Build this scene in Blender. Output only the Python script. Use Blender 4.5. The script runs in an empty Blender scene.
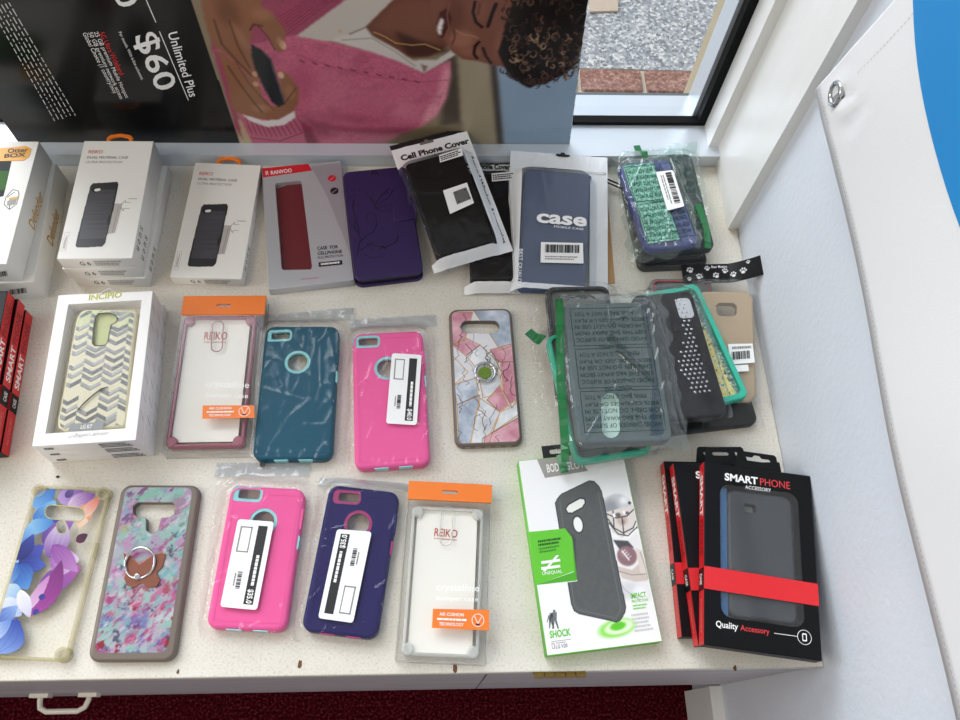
import bpy, math, random
import numpy as np
from mathutils import Vector, Matrix, noise
from mathutils.geometry import delaunay_2d_cdt

scene = bpy.context.scene
COL = scene.collection
rnd = random.Random(7)

# ------------------------------------------------------------------ camera
F_PX = 780.0
CAM_H = 0.82                                    # metres above the display shelf (shelf top is z = 0)
def _camrot():
    t, r, w = (math.radians(a) for a in (26.1, 6.344, -6.819))
    Rx = np.array([[1, 0, 0], [0, math.cos(t), -math.sin(t)], [0, math.sin(t), math.cos(t)]])
    rz = lambda a: np.array([[math.cos(a), -math.sin(a), 0], [math.sin(a), math.cos(a), 0], [0, 0, 1]])
    return rz(w) @ Rx @ rz(r)
CM = _camrot(); CC = np.array([0, 0, CAM_H])
cam = bpy.data.cameras.new('camera'); cam.sensor_width = 36; cam.lens = 36 * F_PX / 960
cam.clip_start = 0.01
co = bpy.data.objects.new('camera', cam); COL.objects.link(co)
m4 = Matrix([[*CM[i], CC[i]] for i in range(3)] + [[0, 0, 0, 1]])
co.matrix_world = m4; scene.camera = co

# ------------------------------------------------------------------ world, lights, exposure
scene.view_settings.view_transform = 'Standard'
scene.view_settings.look = 'None'
scene.view_settings.exposure = -0.17
scene.view_settings.gamma = 1
scene.view_settings.use_curve_mapping = False
wd = bpy.data.worlds.new('daylight'); scene.world = wd; wd.use_nodes = True
nt = wd.node_tree; nt.nodes.clear()
wo = nt.nodes.new('ShaderNodeOutputWorld'); bg = nt.nodes.new('ShaderNodeBackground')
tc = nt.nodes.new('ShaderNodeTexCoord'); sp = nt.nodes.new('ShaderNodeSeparateXYZ')
mr = nt.nodes.new('ShaderNodeMapRange'); mr.inputs[1].default_value = -0.25; mr.inputs[2].default_value = 0.75
mx = nt.nodes.new('ShaderNodeMix'); mx.data_type = 'RGBA'
mx.inputs[6].default_value = (0.43, 0.41, 0.39, 1)          # the shop behind the camera
mx.inputs[7].default_value = (1.05, 1.16, 1.28, 1)           # the bright street side
nt.links.new(tc.outputs['Generated'], sp.inputs[0]); nt.links.new(sp.outputs[1], mr.inputs[0])
nt.links.new(mr.outputs[0], mx.inputs[0])
# brighter patch of open sky seen high through the shop window
dp = nt.nodes.new('ShaderNodeVectorMath'); dp.operation = 'DOT_PRODUCT'; dp.inputs[1].default_value = Vector((-0.40, 0.66, 0.62)).normalized()
nt.links.new(tc.outputs['Generated'], dp.inputs[0])
m2 = nt.nodes.new('ShaderNodeMapRange'); m2.interpolation_type = 'SMOOTHSTEP'; m2.inputs[1].default_value = 0.90; m2.inputs[2].default_value = 0.965
m2.inputs[3].default_value = 0.0; m2.inputs[4].default_value = 1.0; nt.links.new(dp.outputs['Value'], m2.inputs[0])
m3 = nt.nodes.new('ShaderNodeMix'); m3.data_type = 'RGBA'; m3.inputs[7].default_value = (8.6, 9.1, 9.7, 1)
nt.links.new(m2.outputs[0], m3.inputs[0]); nt.links.new(mx.outputs[2], m3.inputs[6]); nt.links.new(m3.outputs[2], bg.inputs[0])
nt.links.new(bg.outputs[0], wo.inputs[0]); bg.inputs[1].default_value = 1.0

def area(name, loc, target, size, power, col, sy=None):
    l = bpy.data.lights.new(name, 'AREA'); l.energy = power; l.color = col
    l.shape = 'RECTANGLE'; l.size = size; l.size_y = sy or size
    o = bpy.data.objects.new(name, l); COL.objects.link(o); o.location = loc
    o.rotation_euler = (Vector(target) - Vector(loc)).to_track_quat('-Z', 'Y').to_euler()
    return o
area('ceiling_lamp', (-1.3, -0.4, 1.9), (-0.1, 0.35, 0), 0.5, 10.5, (1.0, 0.84, 0.62))
area('shop_window_light', (-2.5, 0.25, 1.35), (0.38, 0.35, 0.1), 0.8, 21, (0.95, 0.97, 1.0))

# ------------------------------------------------------------------ unprojection on real planes (tracing aid)
def ray(u, v):
    return CM @ np.array([u - 480.0, -(v - 360.0), -F_PX])
def onz(u, v, h=0.0):
    d = ray(u, v); return CC + d * (h - CAM_H) / d[2]
def onx(u, v, X):
    d = ray(u, v); return CC + d * (X / d[0])
def ony(u, v, Y):
    d = ray(u, v); return CC + d * (Y / d[1])

# ------------------------------------------------------------------ materials
def lin(c):
    if isinstance(c, str):
        c = c.lstrip('#'); c = [int(c[i:i + 2], 16) / 255 for i in (0, 2, 4)]
    return [x / 12.92 if x <= 0.04045 else ((x + 0.055) / 1.055) ** 2.4 for x in c]
MATS = {}
def mat(hexc, rough=0.5, metal=0.0, spec=0.5, bump=None, alpha=1.0, speck=None, coat=0.0):
    """one plain procedural material; bump=(scale, strength); speck=(scale, hex2, amount)"""
    key = (hexc, rough, metal, spec, bump, alpha, speck, coat)
    if key in MATS: return MATS[key]
    m = bpy.data.materials.new('paint_' + hexc.lstrip('#')); m.use_nodes = True
    n = m.node_tree; b = n.nodes['Principled BSDF']
    b.inputs['Base Color'].default_value = (*lin(hexc), 1)
    b.inputs['Roughness'].default_value = rough; b.inputs['Metallic'].default_value = metal
    b.inputs['Specular IOR Level'].default_value = spec; b.inputs['Alpha'].default_value = alpha
    b.inputs['Coat Weight'].default_value = coat; b.inputs['Coat Roughness'].default_value = 0.05
    t = n.nodes.new('ShaderNodeTexCoord')
    if bump:
        no = n.nodes.new('ShaderNodeTexNoise'); no.inputs['Scale'].default_value = bump[0]
        no.inputs['Detail'].default_value = 4
        bu = n.nodes.new('ShaderNodeBump'); bu.inputs['Strength'].default_value = bump[1]
        bu.inputs['Distance'].default_value = 0.002
        n.links.new(t.outputs['Object'], no.inputs['Vector'])
        n.links.new(no.outputs['Fac'], bu.inputs['Height']); n.links.new(bu.outputs[0], b.inputs['Normal'])
    if speck:
        no = n.nodes.new('ShaderNodeTexNoise'); no.inputs['Scale'].default_value = speck[0]
        no.inputs['Detail'].default_value = 3
        cr = n.nodes.new('ShaderNodeValToRGB')
        cr.color_ramp.elements[0].position = 0.5 - speck[2]; cr.color_ramp.elements[1].position = 0.5 + speck[2]
        cr.color_ramp.elements[0].color = (*lin(speck[1]), 1); cr.color_ramp.elements[1].color = (*lin(hexc), 1)
        n.links.new(t.outputs['Object'], no.inputs['Vector']); n.links.new(no.outputs['Fac'], cr.inputs[0])
        n.links.new(cr.outputs[0], b.inputs['Base Color'])
    MATS[key] = m
    return m
def film(hexc='#ffffff', clear=0.93, gloss=0.05, rim=0.6, rough=0.08, milk=0.05, bump=0.0):
    """thin clear plastic: transparent + surface reflection + a little haze"""
    key = ('film', hexc, clear, gloss, rim, rough, milk, bump)
    if key in MATS: return MATS[key]
    m = bpy.data.materials.new('clear_plastic'); m.use_nodes = True
    n = m.node_tree; n.nodes.clear()
    out = n.nodes.new('ShaderNodeOutputMaterial')
    tr = n.nodes.new('ShaderNodeBsdfTransparent'); c = lin(hexc); tr.inputs[0].default_value = (*[x * clear for x in c], 1)
    gl = n.nodes.new('ShaderNodeBsdfGlossy'); gl.inputs['Roughness'].default_value = rough
    df = n.nodes.new('ShaderNodeBsdfDiffuse'); df.inputs[0].default_value = (*c, 1)
    lw = n.nodes.new('ShaderNodeLayerWeight'); lw.inputs[0].default_value = 0.5
    pw = n.nodes.new('ShaderNodeMath'); pw.operation = 'POWER'; pw.inputs[1].default_value = 3
    ma = n.nodes.new('ShaderNodeMath'); ma.operation = 'MULTIPLY_ADD'
    ma.inputs[1].default_value = rim; ma.inputs[2].default_value = gloss
    m1 = n.nodes.new('ShaderNodeMixShader'); m2 = n.nodes.new('ShaderNodeMixShader')
    m1.inputs[0].default_value = milk
    L = n.links.new
    L(lw.outputs['Facing'], pw.inputs[0]); L(pw.outputs[0], ma.inputs[0]); L(ma.outputs[0], m2.inputs[0])
    L(tr.outputs[0], m1.inputs[1]); L(df.outputs[0], m1.inputs[2])
    L(m1.outputs[0], m2.inputs[1]); L(gl.outputs[0], m2.inputs[2]); L(m2.outputs[0], out.inputs[0])
    if bump:
        t = n.nodes.new('ShaderNodeTexCoord')
        no = n.nodes.new('ShaderNodeTexNoise'); no.inputs['Scale'].default_value = 90; no.inputs['Detail'].default_value = 3
        bu = n.nodes.new('ShaderNodeBump'); bu.inputs['Strength'].default_value = bump; bu.inputs['Distance'].default_value = 0.003
        L(t.outputs['Object'], no.inputs['Vector']); L(no.outputs['Fac'], bu.inputs['Height']); L(bu.outputs[0], gl.inputs['Normal']); L(bu.outputs[0], lw.inputs['Normal'])
    MATS[key] = m
    return m
def printed(rough=0.35, spec=0.5, coat=0.0):
    """a printed surface: ink colour comes from the mesh's own colour attribute"""
    key = ('printed', rough, spec, coat)
    if key in MATS: return MATS[key]
    m = bpy.data.materials.new('printed_ink'); m.use_nodes = True
    n = m.node_tree; b = n.nodes['Principled BSDF']
    a = n.nodes.new('ShaderNodeAttribute'); a.attribute_name = 'ink'
    n.links.new(a.outputs['Color'], b.inputs['Base Color'])
    b.inputs['Roughness'].default_value = rough; b.inputs['Specular IOR Level'].default_value = spec
    b.inputs['Coat Weight'].default_value = coat; b.inputs['Coat Roughness'].default_value = 0.05
    MATS[key] = m
    return m

# ------------------------------------------------------------------ mesh building
class MB:
    def __init__(s): s.v = []; s.f = []; s.m = []; s.mats = []; s.sm = []
    def mi(s, m):
        if m not in s.mats: s.mats.append(m)
        return s.mats.index(m)
    def add(s, vs, fs, m, smooth=False):
        o = len(s.v); k = s.mi(m); s.v += [tuple(map(float, v)) for v in vs]
        for f in fs: s.f.append(tuple(i + o for i in f)); s.m.append(k); s.sm.append(smooth)
    def box(s, a, b, m):
        x0, y0, z0 = a; x1, y1, z1 = b
        s.add([(x0, y0, z0), (x1, y0, z0), (x1, y1, z0), (x0, y1, z0), (x0, y0, z1), (x1, y0, z1), (x1, y1, z1), (x0, y1, z1)],
              [(3, 2, 1, 0), (4, 5, 6, 7), (0, 1, 5, 4), (1, 2, 6, 5), (2, 3, 7, 6), (3, 0, 4, 7)], m)
    def prism(s, pts, z0, z1, m, holes=(), bev=0.0, bottom=True, msides=None, mhole=None):
        """extruded outline with holes and a small rounded top edge"""
        n = len(pts); P = np.array(pts, float)
        ms = msides or m
        levels = [(z0, 0.0)]
        if bev > 0:
            for k in range(4):
                a = k / 3 * math.pi / 2; levels.append((z1 - bev + bev * math.sin(a), bev * (1 - math.cos(a))))
        else: levels.append((z1, 0.0))
        vs = []
        for z, ins in levels:
            q = inset(P, ins) if ins > 0 else P
            vs += [(x, y, z) for x, y in q]
        fs = []
        for L in range(len(levels) - 1):
            for i in range(n):
                j = (i + 1) % n; fs.append((L * n + i, L * n + j, (L + 1) * n + j, (L + 1) * n + i))
        s.add(vs, fs, ms, smooth=bev > 0)
        top = [(x, y) for x, y in (inset(P, levels[-1][1]) if bev > 0 else P)]
        s.cap(top, holes, z1, m)
        if bottom: s.cap([tuple(p) for p in P], holes, z0, ms, flip=True)
        for h in holes:
            k = len(h); vv = [(x, y, z1) for x, y in h] + [(x, y, z0) for x, y in h]
            s.add(vv, [(i, i + k, (i + 1) % k + k, (i + 1) % k) for i in range(k)], mhole or ms)
    def cap(s, outer, holes, z, m, flip=False):
        loops = [[(float(x), float(y)) for x, y in outer]] + [[(float(x), float(y)) for x, y in h] for h in holes]
        vs = [Vector(p) for l in loops for p in l]; ed = []; o = 0
        for l in loops: ed += [(o + i, o + (i + 1) % len(l)) for i in range(len(l))]; o += len(l)
        V, _, Fc = delaunay_2d_cdt(vs, ed, [], 0, 1e-7)[:3]
        def inn(x, y, l):
            r = False; j = len(l) - 1
            for i in range(len(l)):
                xi, yi = l[i]; xj, yj = l[j]
                if (yi > y) != (yj > y) and x < (xj - xi) * (y - yi) / (yj - yi) + xi: r = not r
                j = i
            return r
        fs = []
        for t in Fc:
            x = sum(V[i].x for i in t) / len(t); y = sum(V[i].y for i in t) / len(t)
            if not inn(x, y, loops[0]) or any(inn(x, y, h) for h in loops[1:]): continue
            a, b, c = (V[i] for i in t[:3])
            up = (b.x - a.x) * (c.y - a.y) - (b.y - a.y) * (c.x - a.x) > 0
            fs.append(tuple(t) if up != flip else tuple(reversed(t)))
        s.add([(p.x, p.y, z) for p in V], fs, m)
    def flat(s, pts, m, lift=0.0):
        """a thin printed patch given as 3D points"""
        P = [Vector(p) for p in pts]
        n = (P[1] - P[0]).cross(P[2] - P[0]); n.normalize()
        s.add([p + n * lift for p in P], [tuple(range(len(P)))], m)
    def tube(s, path, r, m, n=8, closed=False):
        P = [Vector(p) for p in path]; k = len(P); vs = []; fs = []
        prev = None
        for i in range(k):
            if closed: d = P[(i + 1) % k] - P[i - 1]
            else: d = P[min(i + 1, k - 1)] - P[max(i - 1, 0)]
            d.normalize()
            ref = Vector((0, 0, 1)) if abs(d.z) < 0.9 else Vector((1, 0, 0))
            a = d.cross(ref).normalized(); b = d.cross(a).normalized()
            if prev is not None and a.dot(prev) < 0: a = -a; b = -b
            prev = a
            for j in range(n):
                t = 2 * math.pi * j / n; vs.append(P[i] + a * math.cos(t) * r + b * math.sin(t) * r)
        for i in range(k if closed else k - 1):
            i2 = (i + 1) % k
            for j in range(n): fs.append((i * n + j, i * n + (j + 1) % n, i2 * n + (j + 1) % n, i2 * n + j))
        if not closed: fs += [tuple(range(n)), tuple((k - 1) * n + j for j in range(n))]
        s.add(vs, fs, m, smooth=True)
    def text(s, string, BL, BR, TL, m, lift=0.00025, bold=0.0, shear=0.0):
        """writing whose box is the parallelogram BL, BR, TL (3D points on a surface)"""
        vs, fs = glyphs(string, bold)
        if not vs: return
        BL, BR, TL = Vector(BL), Vector(BR), Vector(TL); ex = BR - BL; ey = TL - BL
        n = ex.cross(ey).normalized()
        s.add([BL + ex * (x + shear * y) + ey * y + n * lift for x, y in vs], fs, m)
    def words(s, BL, BR, TL, m, seed=1, lines=1, fill=0.62, lift=0.00025, wl=(0.03, 0.09)):
        """fine print too small to read: rows of word-long strokes"""
        r = random.Random(seed); BL, BR, TL = Vector(BL), Vector(BR), Vector(TL); ex = BR - BL; ey = TL - BL
        n = ex.cross(ey).normalized() * lift
        for k in range(lines):
            y0 = 1 - (k + 1) / lines + (1 - fill) / lines / 2; y1 = y0 + fill / lines; x = 0.0
            end = 1 - r.random() * 0.25 if lines > 1 else 1
            while x < end:
                w = min(r.uniform(*wl), end - x); 
                if w < 0.01: break
                s.add([BL + ex * x + ey * y0 + n, BL + ex * (x + w) + ey * y0 + n, BL + ex * (x + w) + ey * y1 + n, BL + ex * x + ey * y1 + n], [(0, 1, 2, 3)], m)
                x += w + 0.018
    def bars(s, BL, BR, TL, m, seed=1, n=26, lift=0.00025):
        r = random.Random(seed); BL, BR, TL = Vector(BL), Vector(BR), Vector(TL); ex = BR - BL; ey = TL - BL
        nn = ex.cross(ey).normalized() * lift; x = 0
        for k in range(n):
            w = r.choice((0.35, 0.6, 0.9)) / n
            s.add([BL + ex * x + nn, BL + ex * (x + w) + nn, BL + ex * (x + w) + ey + nn, BL + ex * x + ey + nn], [(0, 1, 2, 3)], m)
            x += 1 / n
    def build(s, name, parent=None, smooth_all=False):
        me = bpy.data.meshes.new(name); me.from_pydata(s.v, [], s.f)
        for mm in s.mats: me.materials.append(mm)
        me.polygons.foreach_set('material_index', s.m)
        me.polygons.foreach_set('use_smooth', [True] * len(s.f) if smooth_all else s.sm)
        me.update()
        o = bpy.data.objects.new(name, me); COL.objects.link(o)
        if parent is not None: o.parent = parent.o if isinstance(parent, Thing) else parent
        return o

def inset(P, d):
    n = len(P); out = []
    A = sum(P[i][0] * P[(i + 1) % n][1] - P[(i + 1) % n][0] * P[i][1] for i in range(n)); sg = 1 if A > 0 else -1
    for i in range(n):
        a = P[i] - P[i - 1]; b = P[(i + 1) % n] - P[i]
        na = np.array([-a[1], a[0]]) / (np.hypot(*a) + 1e-12); nb = np.array([-b[1], b[0]]) / (np.hypot(*b) + 1e-12)
        q = na + nb; l = q @ q
        q = q * 2 / l if l > 0.3 else nb
        out.append(P[i] + sg * q * d)
    return np.array(out)
GL = {}
def glyphs(string, bold=0.0):
    key = (string, bold)
    if key not in GL:
        cu = bpy.data.curves.new('t', 'FONT'); cu.body = string; cu.size = 1; cu.offset = bold; cu.resolution_u = 3
        ob = bpy.data.objects.new('t', cu)
        me = bpy.data.meshes.new_from_object(ob)
        vs = [(v.co.x, v.co.y) for v in me.vertices]; fs = [tuple(p.vertices) for p in me.polygons]
        bpy.data.objects.remove(ob); bpy.data.curves.remove(cu); bpy.data.meshes.remove(me)
        if vs:
            x0 = min(v[0] for v in vs); x1 = max(v[0] for v in vs)
            y0 = min(v[1] for v in vs); y1 = max(v[1] for v in vs)
            vs = [((x - x0) / (x1 - x0 + 1e-9), (y - y0) / (y1 - y0 + 1e-9)) for x, y in vs]
        GL[key] = (vs, fs)
    return GL[key]
def rrect(x0, y0, x1, y1, r, n=6):
    out = []
    for cx, cy, a0 in ((x1 - r, y0 + r, -90), (x1 - r, y1 - r, 0), (x0 + r, y1 - r, 90), (x0 + r, y0 + r, 180)):
        for k in range(n + 1):
            a = math.radians(a0 + 90 * k / n); out.append((cx + r * math.cos(a), cy + r * math.sin(a)))
    return out
def ell(cx, cy, rx, ry=None, n=28, a0=0.0):
    ry = ry or rx; c, s_ = math.cos(a0), math.sin(a0)
    return [(cx + rx * math.cos(t) * c - ry * math.sin(t) * s_, cy + rx * math.cos(t) * s_ + ry * math.sin(t) * c) for t in (2 * math.pi * k / n for k in range(n))]

class Fr:
    """a rectangle fitted to the outline seen in the photograph, on a plane at height zt (optionally tilted)"""
    def __init__(s, px, zt, t, tilt=(0, 0), w=None, l=None):
        cu = sum(p[0] for p in px) / 4; cv = sum(p[1] for p in px) / 4
        c0 = onz(cu, cv, zt); n = np.array([-tilt[0], -tilt[1], 1.0]); n /= np.linalg.norm(n)
        def hit(u, v):
            d = ray(u, v); return CC + d * ((c0 - CC) @ n) / (d @ n)
        q = [hit(*p) for p in px]; TL, TR, BR, BL = q
        ex = (TR - TL) + (BR - BL); ey = (TL - BL) + (TR - BR)
        s.w = w or (np.linalg.norm(TR - TL) + np.linalg.norm(BR - BL)) / 2
        s.l = l or (np.linalg.norm(TL - BL) + np.linalg.norm(TR - BR)) / 2
        ey /= np.linalg.norm(ey); ex /= np.linalg.norm(ex)
        ex2 = np.cross(ey, n); ex = ex + ex2; ex /= np.linalg.norm(ex)
        ex -= n * (ex @ n); ex /= np.linalg.norm(ex)
        ey = np.cross(n, ex); c = sum(q) / 4
        s.t = t; s.M = np.column_stack([ex, ey, n]); s.o = c - n * t
class Thing:
    def __init__(s, name, label, cat, fr=None, group=None, loc=None, t=0.0):
        s.o = bpy.data.objects.new(name, None); COL.objects.link(s.o); s.o.empty_display_size = 0.02
        s.o['label'] = label; s.o['category'] = cat
        if group: s.o['group'] = group
        if fr:
            s.w, s.l, s.t, s.M, s.c = fr.w, fr.l, fr.t, fr.M, fr.o
        else:
            s.w = s.l = 0; s.t = t; s.M = np.eye(3); s.c = np.array(loc or (0, 0, 0), float)
        s.o.matrix_world = Matrix([[*s.M[i], s.c[i]] for i in range(3)] + [[0, 0, 0, 1]])
        print('THING', name, round(s.w, 3), round(s.l, 3), [round(float(x), 3) for x in s.c])
    def P(s, u, v, c=None):
        """photo point -> local point on the plane z = c (the top by default)"""
        return s.S(u, v, 2, s.t if c is None else c)
    def Q(s, u, v, c=None):
        p = s.P(u, v, c); return (p[0], p[1])
    def S(s, u, v, axis, val):
        d = s.M.T @ ray(u, v); o = s.M.T @ (CC - s.c); return Vector(o + d * ((val - o[axis]) / d[axis]))
    def T(s, mb, string, bl, br, tl, m, c=None, **k):
        mb.text(string, s.P(*bl, c), s.P(*br, c), s.P(*tl, c), m, **k)
def struct(o, label=None):
    o['kind'] = 'structure'; return o
def single(o, label, cat, group=None):
    o['label'] = label; o['category'] = cat
    if group: o['group'] = group
    return o

# ------------------------------------------------------------------ printing with numpy onto a fine mesh
class Ink:
    def __init__(s, x0, x1, y0, y1, step, base):
        s.xs = np.arange(x0, x1 + step / 2, step); s.ys = np.arange(y0, y1 + step / 2, step)
        s.X, s.Y = np.meshgrid(s.xs, s.ys); s.step = step
        s.A = np.zeros(s.X.shape + (3,)); s.A[:] = s.rgb(base); s.keep = np.ones(s.X.shape, bool)
    def rgb(s, c):
        if isinstance(c, str): c = c.lstrip('#'); return np.array([int(c[i:i + 2], 16) / 255 for i in (0, 2, 4)])
        return np.array(c, float)
    def inside(s, pts):
        P = np.array(pts, float); X, Y = s.X, s.Y; r = np.zeros(X.shape, bool); j = len(P) - 1
        for i in range(len(P)):
            xi, yi = P[i]; xj, yj = P[j]
            if yi != yj:
                r ^= ((yi > Y) != (yj > Y)) & (X < (xj - xi) * (Y - yi) / (yj - yi) + xi)
            j = i
        return r
    def blur(s, a, k):
        k = max(1, int(round(k)))
        for _ in range(1 if k == 1 else 2):
            for ax in (0, 1):
                c = np.copy(a); n = 1
                for d in range(1, k + 1): c = c + np.roll(a, d, ax) + np.roll(a, -d, ax); n += 2
                a = c / n
        return a
    def put(s, mask, c, alpha=1.0):
        m = (mask * alpha)[..., None] if mask.dtype != bool else (mask.astype(float) * alpha)[..., None]
        s.A = s.A * (1 - m) + (c if isinstance(c, np.ndarray) and c.ndim == 3 else s.rgb(c)) * m
    def poly(s, pts, c, soft=0, alpha=1.0, clip=None):
        m = s.inside(pts).astype(float)
        if soft: m = s.blur(m, soft)
        if clip is not None: m = m * clip
        s.put(m, c, alpha)
    def line(s, pts, w, c, soft=0.0, alpha=1.0, clip=None):
        d = np.full(s.X.shape, 9.0)
        for (x0, y0), (x1, y1) in zip(pts[:-1], pts[1:]):
            dx, dy = x1 - x0, y1 - y0; L = dx * dx + dy * dy + 1e-12
            t = np.clip(((s.X - x0) * dx + (s.Y - y0) * dy) / L, 0, 1)
            d = np.minimum(d, np.hypot(s.X - x0 - t * dx, s.Y - y0 - t * dy))
        m = np.clip((w / 2 - d) / (s.step * 0.8 + soft) + 0.5, 0, 1)
        if clip is not None: m = m * clip
        s.put(m, c, alpha)
    def blob(s, x, y, rx, ry, c, ang=0.0, alpha=1.0, hard=1.0, clip=None):
        ca, sa = math.cos(ang), math.sin(ang); X = s.X - x; Y = s.Y - y
        d = np.hypot((X * ca + Y * sa) / rx, (-X * sa + Y * ca) / ry)
        m = np.clip((1 - d) * hard, 0, 1); m = m * m * (3 - 2 * m)
        if clip is not None: m = m * clip
        s.put(m, c, alpha)
    def noise(s, sx, sy, seed, ang=0.0, octs=4):
        r = np.random.RandomState(seed); ca, sa = math.cos(ang), math.sin(ang)
        U = (s.X * ca + s.Y * sa) / sx; V = (-s.X * sa + s.Y * ca) / sy; out = 0; amp = 1; tot = 0
        for o in range(octs):
            g = r.rand(64, 64); iu = np.floor(U).astype(int); iv = np.floor(V).astype(int)
            fu = U - iu; fv = V - iv; fu = fu * fu * (3 - 2 * fu); fv = fv * fv * (3 - 2 * fv)
            G = lambda a, b: g[a % 64, b % 64]
            out = out + amp * ((G(iu, iv) * (1 - fu) + G(iu + 1, iv) * fu) * (1 - fv) + (G(iu, iv + 1) * (1 - fu) + G(iu + 1, iv + 1) * fu) * fv)
            tot += amp; amp *= 0.55; U = U * 2.03 + 7.1; V = V * 2.03 + 3.7
        return out / tot
    def build(s, name, parent, place, m, clipto=None, holes=()):
        """place(X, Y) -> arrays x, y, z"""
        k = s.keep
        if clipto is not None: k = k & s.inside(clipto)
        for h in holes: k = k & ~s.inside(h)
        ny, nx = s.X.shape
        x, y, z = place(s.X, s.Y); V = np.stack([x, y, z], -1).reshape(-1, 3)
        idx = np.arange(nx * ny).reshape(ny, nx)
        q = k[:-1, :-1] & k[1:, :-1] & k[1:, 1:] & k[:-1, 1:]
        Fq = np.stack([idx[:-1, :-1][q], idx[:-1, 1:][q], idx[1:, 1:][q], idx[1:, :-1][q]], -1)
        used = np.zeros(nx * ny, bool); used[Fq.ravel()] = True
        new = np.cumsum(used) - 1
        me = bpy.data.meshes.new(name); nv = int(used.sum()); nf = len(Fq)
        me.vertices.add(nv); me.vertices.foreach_set('co', V[used].astype(np.float32).ravel())
        me.loops.add(nf * 4); me.loops.foreach_set('vertex_index', new[Fq].astype(np.int32).ravel())
        me.polygons.add(nf); me.polygons.foreach_set('loop_start', np.arange(0, nf * 4, 4, dtype=np.int32))
        me.update(calc_edges=True)
        A = np.clip(s.A, 0, 1).reshape(-1, 3)[used]
        A = np.where(A <= 0.04045, A / 12.92, ((A + 0.055) / 1.055) ** 2.4)
        at = me.color_attributes.new('ink', 'FLOAT_COLOR', 'POINT')
        at.data.foreach_set('color', np.concatenate([A, np.ones((nv, 1))], 1).astype(np.float32).ravel())
        me.materials.append(m)
        o = bpy.data.objects.new(name, me); COL.objects.link(o)
        if parent is not None: o.parent = parent.o if isinstance(parent, Thing) else parent
        return o

# ================================================================== THE SETTING
SHELF_Y0, SHELF_Y1, WALL_X, FLOOR_Z = 0.059, 0.692, 0.387, -0.45
SK_W = 0.0185                                  # the window wall is not quite square to the right wall
def skew(b):
    b.v = [(x, wy(x, y), z) for x, y, z in b.v]; return b
def wy(x, y): return y + SK_W * (x - 0.35)
def textured(name, build):
    m = bpy.data.materials.new(name); m.use_nodes = True
    build(m.node_tree, m.node_tree.nodes['Principled BSDF'], m.node_tree.nodes.new('ShaderNodeTexCoord')); return m
def _noise(n, t, scale, detail=4, rough=0.5, stretch=None):
    no = n.nodes.new('ShaderNodeTexNoise'); no.inputs['Scale'].default_value = scale
    no.inputs['Detail'].default_value = detail; no.inputs['Roughness'].default_value = rough
    if stretch:
        mp = n.nodes.new('ShaderNodeMapping'); mp.inputs['Scale'].default_value = stretch
        n.links.new(t.outputs['Object'], mp.inputs[0]); n.links.new(mp.outputs[0], no.inputs['Vector'])
    else: n.links.new(t.outputs['Object'], no.inputs['Vector'])
    return no
def _ramp(n, src, stops):
    r = n.nodes.new('ShaderNodeValToRGB'); e = r.color_ramp.elements
    while len(e) < len(stops): e.new(0.5)
    for el, (p, c) in zip(e, stops): el.position = p; el.color = (*lin(c), 1)
    n.links.new(src, r.inputs[0]); return r
def _bump(n, b, src, st, dist=0.002):
    bu = n.nodes.new('ShaderNodeBump'); bu.inputs['Strength'].default_value = st; bu.inputs['Distance'].default_value = dist
    n.links.new(src, bu.inputs['Height']); n.links.new(bu.outputs[0], b.inputs['Normal'])
def _carpet(n, b, t):
    no = _noise(n, t, 260, 5, 0.75)
    r = _ramp(n, no.outputs['Fac'], [(0.36, '#1c0408'), (0.52, '#4a0e18'), (0.68, '#8a3a44')])
    n.links.new(r.outputs[0], b.inputs['Base Color']); b.inputs['Roughness'].default_value = 1; b.inputs['Specular IOR Level'].default_value = 0
    _bump(n, b, no.outputs['Fac'], 0.8, 0.004)
def _wall(n, b, t):
    no = _noise(n, t, 150, 4, 0.55); no2 = _noise(n, t, 6, 3)
    r = _ramp(n, no2.outputs['Fac'], [(0.3, '#d3dae4'), (0.7, '#dce2ea')])
    n.links.new(r.outputs[0], b.inputs['Base Color']); b.inputs['Roughness'].default_value = 0.55
    _bump(n, b, no.outputs['Fac'], 0.55, 0.0015)
def _shelfpaint(n, b, t):
    a = _noise(n, t, 420, 2, 0.6); c = _noise(n, t, 14, 5, 0.6); s = _noise(n, t, 60, 6, 0.8, (1.0, 0.35, 1))
    r1 = _ramp(n, a.outputs['Fac'], [(0.26, '#c6bba8'), (0.42, '#dad5ca'), (0.6, '#e0dcd2')])
    r2 = _ramp(n, c.outputs['Fac'], [(0.3, '#f3f0ea'), (0.7, '#ffffff')])
    r3 = _ramp(n, s.outputs['Fac'], [(0.235, '#77706a'), (0.265, '#ffffff')])
    m1 = n.nodes.new('ShaderNodeMix'); m1.data_type = 'RGBA'; m1.blend_type = 'MULTIPLY'; m1.inputs[0].default_value = 1
    m2 = n.nodes.new('ShaderNodeMix'); m2.data_type = 'RGBA'; m2.blend_type = 'MULTIPLY'; m2.inputs[0].default_value = 0.8
    n.links.new(r1.outputs[0], m1.inputs[6]); n.links.new(r2.outputs[0], m1.inputs[7])
    n.links.new(m1.outputs[2], m2.inputs[6]); n.links.new(r3.outputs[0], m2.inputs[7])
    n.links.new(m2.outputs[2], b.inputs['Base Color']); b.inputs['Roughness'].default_value = 0.42
    _bump(n, b, a.outputs['Fac'], 0.12, 0.0006)
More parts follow.
